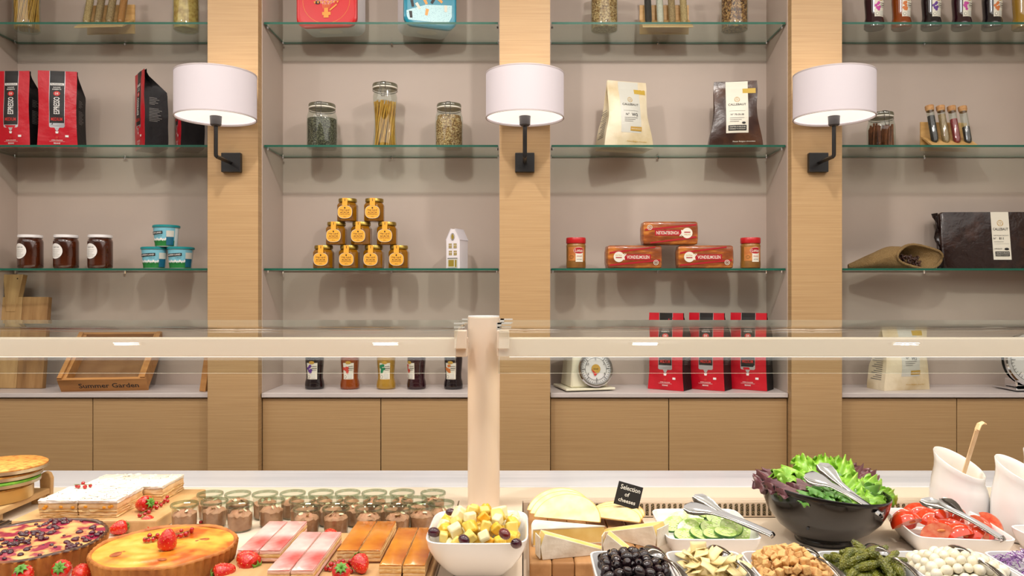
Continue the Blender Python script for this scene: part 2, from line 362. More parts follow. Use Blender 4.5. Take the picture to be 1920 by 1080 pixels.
GX0, GX1 = -2.4, 2.4
pxc, pyc, pr = -.101, 1.98, .041
post = thing('gantry_post', 'cream round post standing on the counter and holding the glass guard', 'post', (pxc, pyc, CT))
MB().lathe([(pr, 0), (pr, .485), (pr - .002, .487)], 40).build('tube', cream, post)
MB().lathe([(pr - .001, .4865), (pr - .001, .4885), (.0, .4885)], 40).build('cap', white_paint, post)
for s in (-1, 1):
    for dy in (-.055, .2):
        b = MB().box(s * pr - .004, s * pr + .03 * s, dy - .006, dy + .006, .470, .4735).box(s * pr - .004, s * pr + .03 * s, dy - .006, dy + .006, .4605, .464)
        b.box(s * pr - .006, s * pr + .006 * s, dy - .006, dy + .006, .452, .4735).build('glass_clamp', mat('satin_metal', (214, 212, 206), .35, metal=.3), post, smooth=False)
    pass
GH = CAMZ - .093                            # top of the bent glass
for s, nm in ((-1, 'left'), (1, 'right')):
    x0, x1 = (GX0, pxc - pr - .012) if s < 0 else (pxc + pr + .004, GX1)
    g = thing('glass_guard', 'bent clear glass guard %s of the gantry post' % nm, 'glass guard', ((x0 + x1) / 2, 1.75, GH), group='bent glass guards')
    prof = [(.50, 0), (.30, 0), (.102, 0)] + [(.1 - .1 * math.sin(a * PI / 32), -.1 + .1 * math.cos(a * PI / 32)) for a in range(1, 17)]
    h = (x1 - x0) / 2
    def shell(off): return [(y + off[i][0], z + off[i][1]) for i, (y, z) in enumerate(prof)]
    nrm = [(0, -1)] * 3 + [(math.sin(a * PI / 32), -math.cos(a * PI / 32)) for a in range(1, 17)]
    inner = [(y + n[0] * .006, z + n[1] * .006) for (y, z), n in zip(prof, nrm)]
    mb = MB()
    mb.grid(lambda u, v: (-h + 2 * h * u, *prof[round(v * 18)]), 1, 18, 0)
    mb.grid(lambda u, v: (h - 2 * h * u, *inner[round(v * 18)]), 1, 18, 0)
    mb.add([(-h, *prof[-1]), (h, *prof[-1]), (h, *inner[-1]), (-h, *inner[-1])], [(0, 1, 2, 3)], 1)
    mb.add([(-h, *prof[0]), (h, *prof[0]), (h, *inner[0]), (-h, *inner[0])], [(0, 3, 2, 1)], 1)
    for xe in (-h, h):
        loop = [(xe, *p) for p in prof] + [(xe, *p) for p in reversed(inner)]; n = len(prof)
        mb.add(loop, [(i, i + 1, 2 * n - 2 - i, 2 * n - 1 - i) for i in range(n - 1)], 1)
    mb.build('bent_pane', [pane, mat('pane_edge', (205, 214, 205), .15, coat=.4)], g)
    x0, x1 = (GX0, pxc - pr + .004) if s < 0 else (pxc + pr - .004, GX1)
    b = thing('light_beam', 'cream metal light beam under the %s glass guard' % nm, 'beam', ((x0 + x1) / 2, 1.91, 0), group='cream light beams')
    h = (x1 - x0) / 2; zt, zb = Z(634, 1.90), Z(669, 1.90)
    MB().box(-h, h, -.012, .035, zb, zt).build('housing', cream, b, smooth=False, bev=.0025)
    e = h if s < 0 else -h
    MB().box(min(e - s * .0, e + s * .03), max(e, e + s * .03), -.03, .0, zt - .025, zt + .02).build('end_bracket', cream, b, smooth=False, bev=.002)
    MB().box(-h + .03, h - .03, .004, .02, zb - .002, zb).build('light_strip', mat('led_strip', (255, 236, 205), .5, emit=3), b, smooth=False)
    area('beam_light', ((x0 + x1) / 2, 1.922, zb - .004), (x1 - x0) - .1, 3.2, (1, .88, .70), shape='RECTANGLE', size_y=.014, spread=150)

# ------------------------------------------------------------------ things on the shelves
IY = 3.055                                  # usual depth of things on a shelf
PXM = F / IY                                # photo pixels per metre there
def on(shelf, px, y=IY): return (X(px, y), y, (SH[shelf] + GT + .0003) if shelf < 3 else WT + .0003)
metal_dark = mat('wire_metal', (120, 118, 112), .3, metal=1)
rubber = mat('gasket', (232, 226, 212), .6)
def clip_jar(label, loc, R, H, fill, level=.86, rotz=0, waist=0, fillkind=None, group='clip-top storage jars'):
    t = thing('storage_jar', label, 'jar', loc, rotz, group)
    hb = H * .84 if H < .22 else H - .035
    nk = .80 * R if not waist else .92 * R
    pr_ = [(R * .86, 0), (R * .97, .004), (R, .014)]
    for k in range(1, 8): a = k / 8; pr_.append((R * (1 - waist * math.sin(PI * a)), .014 + (hb - .05) * a))
    pr_ += [(R * .98, hb - .034), (R * .90, hb - .016), (nk, hb - .006), (nk, hb)]
    MB().lathe(pr_, 32, cap1=False).build('glass_body', jarglass, t)
    MB().lathe([(nk + .001, hb - .002), (nk + .004, hb), (nk + .004, hb + .004), (nk + .001, hb + .006)], 32).build('gasket', rubber, t)
    MB().lathe([(nk + .004, hb + .006), (nk + .005, hb + .012), (nk + .003, hb + .018), (nk * .8, hb + .021), (0, hb + .022)], 32).build('lid', glass('lid_glass', (188, 192, 180), .1), t)
    b = MB()
    ringp = [((nk + .003) * math.cos(a * PI / 12), (nk + .003) * math.sin(a * PI / 12), hb - .007) for a in range(25)]
    b.tube(ringp, .0013, 5)
    for sx in (-.009, .009): b.tube([(sx, -nk - .004, hb + .018), (sx * 1.2, -nk - .008, hb + .004), (sx, -nk - .007, hb - .02)], .0012, 5)
    b.tube([(-.009, -nk - .007, hb - .02), (-.007, -R * .97 - .003, hb - .038), (.007, -R * .97 - .003, hb - .038), (.009, -nk - .007, hb - .02)], .0012, 5)
    b.tube([(-.012, -nk - .004, hb + .016), (-.006, -nk * .6, hb + .024), (.006, -nk * .6, hb + .024), (.012, -nk - .004, hb + .016)], .0012, 5)
    b.build('wire_clip', metal_dark, t)
    zl = .01 + (hb - .03) * level
    if fillkind in ('rods', 'sticks'):
        f = MB(); n = 150 if fillkind == 'rods' else 48; rr = .0016 if fillkind == 'rods' else .0042
        for k in range(n):
            a = rnd.uniform(0, 2 * PI); q = (R - .004 - rr) * math.sqrt(rnd.uniform(.35, 1)); tw = rnd.uniform(.5, 1.1) if fillkind == 'rods' else rnd.uniform(-.25, .25)
            zt = zl * rnd.uniform(.96, 1.0) if fillkind == 'rods' else zl * rnd.uniform(.8, 1)
            lim = lambda z: 1 - waist * math.sin(PI * min(1, max(0, z / (hb - .05))))
            f.tube([(q * lim(z) * math.cos(a + tw * z / zt), q * lim(z) * math.sin(a + tw * z / zt), z) for z in (.008, zt * .33, zt * .66, zt)], rr, 5)
        f.build('contents', fill, t)
    else:
        f = MB(); rg = random.Random(len(label)); q = []
        for k in range(13):
            z = .006 + (zl - .006) * k / 12; lim = 1 - waist * math.sin(PI * k / 12); rad = (R - .0035) * lim * (1 if z < hb - .04 else .9)
            q.append((rad, z))
        q += [(R * .55, zl + .004), (0, zl + .006)]
        f.lathe(q, 32); f.v = [(x * rg.uniform(.97, 1.0), y * rg.uniform(.97, 1.0), z) for x, y, z in f.v]
        if fillkind == 'nests':
            for k in range(60):
                a, z = rg.uniform(0, 2 * PI), rg.uniform(.01, zl); q = R - .006; d = rg.uniform(-1, 1)
                f.tube([(q * math.cos(a + s_ * .35 * d), q * math.sin(a + s_ * .35 * d), z + s_ * .008 * (1 - abs(d)) + .004 * math.sin(3 * s_)) for s_ in (-1, -.5, 0, .5, 1)], .0022, 5, flat=.4)
        f.build('contents', fill, t)
    return t
herbs = mat('dried_herbs', (44, 44, 34), .8, (140, 138, 112), c3=(84, 80, 62), scale=330, kind='cells', thr=(.1, .95), bump=1, bscale=300, kbump='voronoi')
muesli = mat('muesli', (120, 82, 42), .8, (226, 196, 146), c3=(188, 146, 92), scale=230, kind='cells', thr=(.05, .95), bump=1, bscale=230, kbump='voronoi')
mixed = mat('nut_mix', (74, 44, 24), .8, (206, 160, 102), c3=(140, 92, 52), scale=180, kind='cells', thr=(.05, .95), bump=1, bscale=180, kbump='voronoi')
pasta = mat('spaghetti', (218, 170, 70), .5, (196, 140, 44), scale=40)
nests = mat('pasta_nests', (224, 192, 112), .6, (180, 138, 66), scale=60)
cinn = mat('cinnamon', (138, 78, 40), .7, (104, 54, 26), scale=60)
clip_jar('clip-top jar of dark dried herbs left of the tall spaghetti jar', on(1, 604), .060, .192, herbs, .84)
clip_jar('tall waisted clip-top jar of spaghetti between two shorter jars', on(1, 722), .049, .275, pasta, .86, waist=.13, fillkind='rods')
clip_jar('clip-top jar of pale muesli right of the tall spaghetti jar', on(1, 842), .055, .192, muesli, .93)
clip_jar('clip-top jar of cinnamon sticks half hidden by the right wall lamp', on(1, 1652), .053, .150, cinn, .98, fillkind='sticks')
clip_jar('tall jar of yellow spaghetti on the leftmost top shelf', on(0, 50), .050, .275, pasta, .9, fillkind='rods', waist=.05)
clip_jar('jar of pasta nests on the top shelf beside the left pillar', on(0, 349), .049, .22, nests, .9, fillkind='nests')
clip_jar('jar of brown nut mix on the top shelf right of the middle pillar', on(0, 1133), .054, .2, muesli, .93, group='clip-top storage jars')
clip_jar('jar of dark seeds and flakes on the top shelf left of the right pillar', on(0, 1377), .053, .2, mixed, .93)

rackwood = mat('rack_wood', (222, 180, 118), .5, (200, 154, 92), scale=8, stretch=(1, 6, 6))
cork = mat('cork', (196, 150, 100), .8, (170, 120, 74), scale=80)
def tube_rack(label, loc, fills, rotz=0, n=4):
    t = thing('spice_rack', label, 'spice rack', loc, rotz, 'spice tube racks')
    W = .098
    b = MB()
    prof = [(-.05, .0), (-.046, .0), (.02, .045), (.03, .05), (.03, .0), (.036, .0), (.036, .115), (.03, .115), (.03, .056), (.016, .05), (-.05, .005)]
    b.loft([[(x, y, z) for y, z in prof] for x in (-W, W)]); b.build('wooden_stand', rackwood, t, smooth=False)
    for k in range(n):
        x = -W + .028 + k * (2 * W - .056) / (n - 1)
        T = Matrix.Translation((x, -.02, .020)) @ Matrix.Rotation(R_(-14), 4, 'X')
        g = MB(); g.lathe([(.004, 0), (.0125, .008), (.0145, .018), (.0145, .145), (.0165, .147)], 18, T=T, cap1=False); tb = g.build('glass_tube', jarglass, t)
        lv = fills[k][1]
        MB().lathe([(.003, .002), (.011, .010), (.0132, .02), (.0132, .145 * lv), (0, .145 * lv)], 16, T=T).build('spice_filling', fills[k][0], tb)
        MB().lathe([(.014, .138), (.0165, .148), (.0165, .160), (.0, .1605)], 16, T=T).build('cork_stopper', cork, tb)
    return t
sp_ = lambda n, c, c2: mat('spice_' + n, c, .85, c2, scale=500, kind='cells', thr=(.1, .9), bump=.6, bscale=400, kbump='voronoi')
pep, coriander, pinkp, salt = sp_('pepper', (36, 32, 34), (70, 64, 62)), sp_('coriander', (150, 118, 84), (196, 164, 120)), sp_('pink', (130, 34, 42), (176, 66, 66)), sp_('salt', (214, 206, 190), (236, 230, 218))
sesame, ochre = sp_('sesame', (176, 140, 92), (220, 190, 140)), sp_('ochre', (182, 118, 62), (200, 138, 78))
tube_rack('spice tube rack on the middle shelf right of the right wall lamp', on(1, 1779), [(pep, .8), (coriander, .85), (pinkp, .72), (pep, .5)], R_(6))
tube_rack('spice tube rack on the top shelf of the leftmost bay', on(0, 199), [(sesame, .9), (coriander, .9), (coriander, .9), (ochre, .9)], R_(-4))
tube_rack('spice tube rack on the top shelf between two jars', on(0, 1248), [(pep, .9), (salt, .9), (coriander, .9), (sesame, .9)])

# bags -----------------------------------------------------------------
red_foil = mat('red_foil', (190, 12, 34), .34, bump=.7, bscale=26)
black_foil = mat('black_foil', (20, 17, 19), .5, spec=.25, bump=.7, bscale=22)
def bag(name, label, loc, w, d, h, mats, rotz=0, wt=None, group=None, bulge=.012, lean=0, seal=.93, full=.52, rumple=.0, fwd=1.0):
    """foil bag: rectangular foot, gusseted sides, pinched top; returns thing and front map"""
    t = thing(name, label, 'bag', loc, rotz, group); t.rotation_euler = (lean, 0, rotz); wt = wt or w; rg = random.Random(int(w * 1e4) + len(label))
    def half(v):
        k = v / h
        if k < full: return d / 2
        if k < seal: a = (k - full) / (seal - full); return d / 2 * (1 - a) + .004 * a
        return .004
    def wid(v): k = v / h; return (w * (1 - k) + wt * k) / 2 - .004 * math.sin(PI * min(1, k * 1.1)) + rumple * math.sin(7.3 * k + 1)
    wob = [(rg.uniform(-1, 1), rg.uniform(2, 6), rg.uniform(0, 6)) for _ in range(4)]
    def front(u, v):
        k = max(0, min(1, v / h)); q = max(-1, min(1, u / max(wid(v), 1e-3)))
        y = -half(v) - fwd * (d / 2 - half(v)) - bulge * (1 - q * q) * math.sin(PI * min(1, k / seal)) ** .8 if k < seal else -half(v) - fwd * (d / 2 - half(v))
        return y + sum(a * .0011 * math.sin(f * 3 * k + p + f * q) for a, f, p in wob) * (1 if k < seal else .3)
    NU, NV = 12, 22; rows = []
    for j in range(NV + 1):
        v = h * j / NV; wv = wid(v); hf = half(v); g = min(.03, (d / 2 - hf) * .9) if d / 2 > hf else 0
        fr = [(-wv + 2 * wv * i / NU, front(-wv + 2 * wv * i / NU, v), v) for i in range(NU + 1)]
        bk = [(wv - 2 * wv * i / NU, front(wv - 2 * wv * i / NU, v) + 2 * hf, v) for i in range(NU + 1)]
        yc = -fwd * (d / 2 - hf); rows.append(fr + [(wv - g, yc, v)] + bk + [(-wv + g, yc, v)])
    n = len(rows[0]); b = MB(); vs = [p for r in rows for p in r]
    for j in range(NV):
        for i in range(n):
            i2 = (i + 1) % n; mi = 0 if i < NU else (1 if i in (NU, NU + 1, n - 2, n - 1) else 2)
            b.f.append((j * n + i, j * n + i2, (j + 1) * n + i2, (j + 1) * n + i)); b.m.append(mi)
    b.v = vs; b.f.append(tuple(range(n - 1, -1, -1))); b.m.append(1); b.f.append(tuple(range(NV * n, NV * n + n))); b.m.append(0)
    b.build('pouch', mats, t, ang=50)
    return t, (lambda u, v, o: (u, front(u, v) - o, v)), (lambda s: (lambda u, v, o: (s * (wid(v) + o + .0005), u, v)))
def coffee(label, loc, rotz=0, lean=0):
    h = .30
    t, fm, sm = bag('coffee_bag', label, loc, .148, .085, h, [red_foil, black_foil, black_foil], rotz, .142, 'red and black coffee bags', lean=lean, full=.72, bulge=.006)
    p = Print(fm)
    p.rect(-.0285, .088, .0285, h - .0005, silver_ink, 6, 12).rect(-.027, .09, .027, h, black_ink, 6, 12)
    p.poly([(-.0285, .096), (-.0285, .083), (-.024, .079), (.024, .079), (.0285, .083), (.0285, .096)], silver_ink)
    p.poly([(-.009, .079), (-.003, .066), (.003, .066), (.009, .079)], silver_ink).poly([(-.006, .064), (-.004, .056), (.004, .056), (.006, .064)], white_ink)
    p.rect(-.025, .243, .025, .252, white_ink).text('PROFESSIONAL', 0, .2475, .0055, black_ink, .044)
    p.text('DOUWE', 0, .235, .005, white_ink, .026).text('EGBERTS', 0, .2275, .005, white_ink, .032)
    p.oval(0, .211, .0125, .0095, red_ink).text('DE', 0, .211, .008, white_ink, .012)
    p.text('ESPRESSO', 0, .164, .022, white_ink, .066, rot=PI / 2)
    p.text('MEDIUM', 0, .111, .013, red_ink, .042)
    p.oval(0, .040, .005, .005, red_ink).text('AROMA & BALANCED', 0, .030, .0035, white_ink, .042).rect(-.028, .0245, .028, .0252, white_ink).text('BEANS', 0, .018, .0055, white_ink, .024).rect(.03, .042, .042, .050, white_ink)
    p.build('front_print', t)
    q = Print(sm(1))
    for k in range(9): q.rect(-.026, .10 + k * .006, -.026 + .03 + .02 * ((k * 7) % 5) / 5, .102 + k * .006, grey_ink, 2, 1)
    for k in range(5): q.rect(-.026, .165 + k * .006, -.026 + .02 + .02 * ((k * 3) % 5) / 5, .167 + k * .006, grey_ink, 2, 1)
    q.build('side_print', t)
    return t
coffee('red coffee bag facing forward at the left edge of the middle shelf', on(1, 36), R_(-2))
coffee('red coffee bag turned slightly, second from the left on the middle shelf', on(1, 117), R_(8))
coffee('coffee bag turned so its black side shows, left of the left wall lamp', on(1, 284), R_(-50))
coffee('coffee bag half hidden below the left wall lamp', on(1, 356), R_(-58))
for px, l in ((1256, 'leftmost'), (1331, 'middle'), (1409, 'rightmost')):
    coffee('%s of three red coffee bags standing on the stone worktop' % l, on(3, px, 3.05), R_(-34), R_(-1))
kraft_white = mat('cream_foil', (228, 214, 184), .42, (206, 184, 140), scale=9, thr=(.45, .7), bump=.9, bscale=18)
kraft_dark = mat('brown_foil', (58, 36, 28), .28, (104, 68, 46), scale=9, thr=(.5, .75), bump=.9, bscale=18)
label_w = mat('label_paper', (226, 220, 204), .5); label_y = mat('label_yellow', (196, 162, 62), .5)
grey_panel = mat('bag_grey_panel', (205, 203, 192), .45)
def emblem(p, u, v, r, m):
    p.ring(u, v, r, r, .14, m)
    for a in (90, 210, 330): p.ring(u + r * .42 * math.cos(R_(a)), v + r * .42 * math.sin(R_(a)), r * .42, r * .42, .22, m)
def choc_bag(label, loc, rotz, mats, white, lean=0, wt=.155):
    h = .262
    t, fm, sm = bag('chocolate_bag', label, loc, .20, .10, h, mats, rotz, wt, 'chocolate callet bags', bulge=.02, lean=lean, seal=.9, full=.35, rumple=.004, fwd=.7)
    p = Print(fm); pm = grey_panel if white else label_w
    p.rect(-.038, .055, .046, h - .002, pm, 8, 14).rect(.026, .212, .076, .232, label_y, 4, 2)
    emblem(p, .004, .186, .0105, gold_ink); p.text('CALLEBAUT', .004, .166, .0085, black_ink, .068)
    p.rect(-.026, .140, .034, .1408, grey_ink)
    if white: p.text('N°', -.012, .126, .009, black_ink).text('W2', .018, .125, .012, black_ink)
    else: p.text('N° 70-30-38', .004, .126, .007, black_ink, .05)
    for k in range(3): p.rect(-.024, .112 - k * .007, .03 - .01 * k, .1135 - k * .007, grey_ink)
    if white: p.rect(.0, .062, .048, .078, gold_ink).text('WHITE CHOCOLATE', .024, .070, .004, label_w, .042)
    else: p.rect(-.030, .064, .038, .084, black_ink).text('CRAFTED IN BELGIUM', .004, .078, .005, label_w, .06).text('FROM BEAN TO CHOCOLATE', .004, .070, .0045, label_w, .06).oval(.028, .093, .007, .004, black_ink)
    p.text('Finest Belgian chocolate', .03, .022, .006, gold_ink if white else label_w, .085)
    p.build('front_print', t)
    q = Print(sm(-1))
    for k in range(14): q.rect(-.03, .04 + k * .008, .03 - .012 * (k % 3), .0425 + k * .008, grey_ink, 2, 1)
    q.build('side_print', t)
choc_bag('cream white-chocolate bag leaning on the middle shelf beside the middle lamp', on(1, 1170), R_(16), [kraft_white] * 3, True, R_(-2))
choc_bag('dark brown chocolate bag with white label on the middle shelf', on(1, 1377), R_(-9), [kraft_dark] * 3, False)
choc_bag('cream white-chocolate bag standing on the stone worktop at right', on(3, 1684, 3.06), R_(14), [kraft_white] * 3, True, 0, .2)
t = thing('chocolate_block', 'large dark chocolate block in clear wrap with white label', 'chocolate block', on(2, 1868, 3.10), R_(-1)); t.rotation_euler = (R_(-7), 0, R_(-1))
b = MB(); ri = []
for z, k in ((0, .97), (.004, 1), (.11, 1.004), (.222, 1), (.228, .97)): ri.append(sq(.222 * k, .027 * k, z, 9, 44))
b.loft(ri); b.build('wrapped_block', mat('choc_wrap', (40, 24, 20), .24, (74, 46, 36), scale=9, thr=(.55, .8), bump=1, bscale=26, coat=.2, spec=.35), t)
b = MB(); b.grid(lambda u, v: (-.222 - .016 * u - .004 * math.sin(9 * v), -.01 + .02 * math.sin(14 * v) * u, .228 * v), 3, 14); b.build('wrapper_fin', mat('choc_fin', (30, 18, 16), .25), t, thick=.002)
p = Print(flat(-.0275)); p.rect(.0 - .024, .034, .0 + .047, .2275, label_w)
emblem(p, .0115, .182, .0125, gold_ink); p.text('CALLEBAUT', .0115, .158, .0105, black_ink, .06).text('FINEST BELGIAN CHOCOLATE', .0115, .132, .004, grey_ink, .058)
p.text('811', .012, .12, .010, black_ink).text('N°', -.014, .12, .008, black_ink).rect(-.018, .098, .04, .0985, grey_ink).rect(-.018, .106, .02, .107, grey_ink)
p.text('DARK BLOCK', -.003, .078, .005, black_ink, .03).oval(.03, .077, .009, .005, black_ink).rect(-.016, .048, .04, .067, black_ink).text('CRAFTED IN BELGIUM', .012, .061, .005, label_w, .05).text('FROM BEAN TO CHOCOLATE', .012, .053, .0045, label_w, .05)
p.build('front_print', t)

# burlap sack of cocoa
burlap = mat('burlap', (196, 164, 112), .9, (148, 116, 70), scale=420, kind='voronoi', thr=(.1, .6), bump=1, bscale=420, kbump='voronoi')
t = thing('burlap_sack', 'small burlap sack lying open with cocoa beans spilling inside', 'sack', on(2, 1662), R_(-12)); t.scale = (.88, .88, .88)
rings = []
for k in range(15):
    a = k / 14; x = -.16 + .30 * a; r = .012 + .042 * math.sin(min(1, a * 1.1) * PI * .62) ** 1.2 + (.006 if a > .9 else 0)
    rings.append([(x + .008 * math.sin(3 * q) * a + .11 * a ** 3 * math.cos(q) - .02 * a ** 3 * math.sin(q), r * 1.15 * math.cos(q) * (1 + .06 * math.sin(5 * q + 9 * a)), max(.001, r * .95 + r * math.sin(q) * (.92 + .05 * math.sin(4 * q + k)))) for q in [2 * PI * j / 24 for j in range(24)]])
b = MB(); b.loft(rings, cap1=False); b.build('sack_cloth', burlap, t, thick=.003)
mouth = rings[-1]; b = MB(); b.tube(mouth + mouth[:2], .006, 7); b.build('rolled_hem', burlap, t)
bean = MB().ell((0, 0, 0), (.011, .006, .005), 8, 6).mesh('cocoa_bean', mat('cocoa', (74, 40, 24), .5, (48, 24, 16), scale=90))
rg = random.Random(3)
for k in range(70): inst('cocoa_bean', bean, t, (.10 + 1.7 * (yb := rg.uniform(-.032, .025)) + rg.uniform(-.02, .012), yb, .012 + rg.uniform(0, .045)), (rg.uniform(0, 3), rg.uniform(0, 3), rg.uniform(0, 3)))

# spread jars
spread = mat('biscuit_spread', (150, 104, 44), .35, (124, 80, 30), scale=14); red_lid = mat('red_lid', (188, 24, 30), .35)
lab_or = mat('label_orange', (206, 132, 62), .5, (182, 104, 44), scale=30); badge = mat('badge_red', (170, 20, 32), .4)
for px, l in ((1080, 'beside the middle pillar'), (1407, 'beside the right pillar')):
    t = thing('spread_jar', 'red-lidded jar of brown biscuit spread ' + l, 'jar', on(2, px, 3.03), group='biscuit spread jars')
    MB().lathe([(.033, 0), (.038, .004), (.0385, .02), (.0375, .03), (.0375, .082), (.0385, .088), (.036, .096), (.034, .099)], 32).build('jar_body', spread, t)
    MB().lathe([(.0375, .0985), (.0385, .1), (.0385, .118), (.037, .121), (0, .1215)], 36).build('lid', red_lid, t)
    p = Print(cyl(.0378)); p.rect(-.036, .030, .036, .084, lab_or, 14, 3).rect(-.004, .026, .026, .06, label_w, 8, 2)
    p.oval(.009, .070, .021, .0135, label_w).oval(.009, .070, .0195, .012, badge, e=2.4).text('Lotus', .009, .0705, .012, label_w, .03)
    p.text('CRUNCHY', .011, .048, .0045, red_ink, .022).text('BISCUIT SPREAD', .011, .036, .003, grey_ink, .02).ring(-.02, .045, .009, .006, .25, spread)
    p.build('label', t)
# gingerbread packs
wrap1 = mat('cake_wrap', (122, 62, 26), .28, (200, 122, 40), c3=(150, 76, 32), scale=16, stretch=(1, 1, 3.2), thr=(.35, .7), bump=.8, bscale=20, coat=.3)
def cakepack(label, loc, rotz, flip):
    t = thing('gingerbread_pack', label, 'cake', loc, rotz, 'wrapped gingerbread cakes')
    h, w_, d_ = .0915, .107, .04; ri = []
    for x, k in ((-w_ - .004, .5), (-w_ + .002, .93), (-w_ + .01, 1), (0, 1.01), (w_ - .01, 1), (w_ - .002, .93), (w_ + .004, .5)):
        ri.append([(x, d_ * k * math.copysign(abs(math.cos(a)) ** .25, math.cos(a)), h / 2 + h / 2 * (k if abs(x) > w_ - .005 else 1) * math.copysign(abs(math.sin(a)) ** .25, math.sin(a))) for a in [2 * PI * (j + .5) / 28 for j in range(28)]])
    MB().loft(ri).build('wrapped_cake', wrap1, t)
    s = -1 if flip else 1; c0 = h / 2
    fn = lambda u, v, o: (s * u, -d_ * 1.012 - o, c0 + s * (v - c0))
    p = Print(fn)
    for q in (-.030, .034): p.poly([(-.1, .040 + q), (.1, .060 + q), (.1, .067 + q), (-.1, .047 + q)] if q < 0 else [(-.1, .034 + q - .01), (.08, .052 + q - .004), (.08, .057 + q - .004), (-.1, .041 + q - .01)], badge)
    p.rect(-.042, .034, .062, .056, badge).text('VONDELMOLEN', .012, .045, .013, label_w, .088)
    p.poly([(-.05, .036), (-.046, .056), (-.040, .060), (-.043, .05), (-.036, .06), (-.034, .056), (-.042, .046), (-.040, .034)], label_w)
    p.oval(-.064, .046, .0205, .0205, label_w).text('EXTRA', -.064, .052, .006, gold_ink, .024).rect(-.076, .041, -.052, .045, badge).ring(.082, .024, .01, .01, .2, label_w).ring(.082, .024, .005, .005, .3, label_w)
    p.build('front_print', t); return t
cz = on(2, 1186)[2]
cakepack('left wrapped gingerbread cake lying on the lowest shelf', on(2, 1187), R_(3), False)
cakepack('right wrapped gingerbread cake lying on the lowest shelf', on(2, 1320), R_(-3), False)
cakepack('upside-down wrapped gingerbread cake resting on top of two others', (X(1254, IY), IY, cz + .0935), 0, True)

# honey pyramid
honey = mat('honey', (150, 98, 14), .12, (120, 74, 10), scale=8, coat=.6, sss=.15); lidg = mat('gold_lid', (168, 140, 66), .3, metal=.8); honlab = mat('honey_label', (238, 170, 58), .4)
hj = None
pos = [(607, 0), (655, 0), (701, 0), (748, 0), (631, 1), (678, 1), (726, 1), (652, 2), (702, 2)]
rown = ['bottom', 'middle', 'top']; cnt = {0: ['leftmost', 'second', 'third', 'rightmost'], 1: ['left', 'centre', 'right'], 2: ['left', 'right']}; seen = {0: 0, 1: 0, 2: 0}
for px, r in pos:
    l = 'small honey jar, %s in the %s row of the honey pyramid' % (cnt[r][seen[r]], rown[r]); seen[r] += 1
    loc = (X(px, 3.03), 3.03, SH[2] + GT + .0003 + r * .0915)
    if hj: dup(hj, loc, R_(rnd.uniform(-6, 6)), l); continue
    hj = t = thing('honey_jar', l, 'honey jar', loc, 0, 'honey jar pyramid')
    oc = [(0.0385, k) for k in range(8)]
    def octo(r_, z): return [(r_ * math.cos(PI / 8 + k * PI / 4), r_ * math.sin(PI / 8 + k * PI / 4), z) for k in range(8)]
    MB().loft([octo(.037, 0), octo(.041, .004), octo(.041, .064), octo(.037, .070), octo(.032, .076)]).build('jar_body', honey, t, ang=20, bev=.002)
    MB().lathe([(.034, .0765), (.0355, .078), (.0355, .087), (.034, .0905), (0, .091)], 32).build('lid', lidg, t)
    p = Print(flat(-.0382)); p.oval(-.002, .036, .0295, .026, black_ink, e=2.6).oval(-.002, .036, .0285, .025, label_w, e=2.6).oval(-.002, .036, .0275, .024, honlab, e=2.6)
    p.text('Het Land', -.002, .044, .007, black_ink, .036).text('ACACIA', -.002, .034, .0075, black_ink, .036).text('HONING', -.002, .0265, .003, black_ink, .038).text('450 g', -.002, .018, .003, black_ink, .012).oval(-.002, .052, .003, .003, black_ink)
    p.rect(-.012, .0605, .008, .0742, honlab); p.build('label', t)
    p = Print(flat(-.0362)); p.rect(-.012, .072, .008, .0905, honlab).rect(-.003, .078, -.001, .088, black_ink); p.build('seal_strip', t)
# little white house
hw = mat('white_tin', (226, 220, 224), .4); ol = mat('gold_window', (150, 128, 40), .35)
t = thing('house_tin', 'little white canal-house tin with gold windows right of the honey jars', 'house ornament', on(2, 857, 3.04), R_(-24))
W, D, H = .030, .034, .112
b = MB(); pf = [(-W, 0), (W, 0), (W, H), (.010, H + .042), (-.010, H + .042), (-W, H)]
b.loft([[(x, y, z) for x, z in pf] for y in (-D, D)]); b.build('house_body', hw, t, smooth=False, bev=.0015)
for s in (-1, 1): MB().add([(s * (W + .001), -D - .001, H - .001), (s * (W + .001), D + .001, H - .001), (s * .009, D + .001, H + .0435), (s * .009, -D - .001, H + .0435)], [(0, 1, 2, 3)]).build('roof_slope', mat('roof_white', (206, 200, 206), .5), t, smooth=False, thick=.002)
p = Print(flat(-D)); 
for z in (.052, .080):
    for x in (-.011, .011):
        p.rect(x - .008, z, x + .008, z + .019, hw).rect(x - .0065, z, x + .0065, z + .018, ol).rect(x - .0006, z, x + .0006, z + .018, hw).rect(x - .0065, z + .010, x + .0065, z + .0112, hw)
p.oval(0, H + .012, .0055, .010, ol).ring(0, H + .012, .009, .014, .15, grey_ink).rect(-.022, .004, .022, .042, grey_panel).rect(-.018, .008, .006, .034, ol).rect(.010, .006, .018, .034, ol).rect(-.022, .038, .022, .042, grey_ink)
p.build('windows', t)

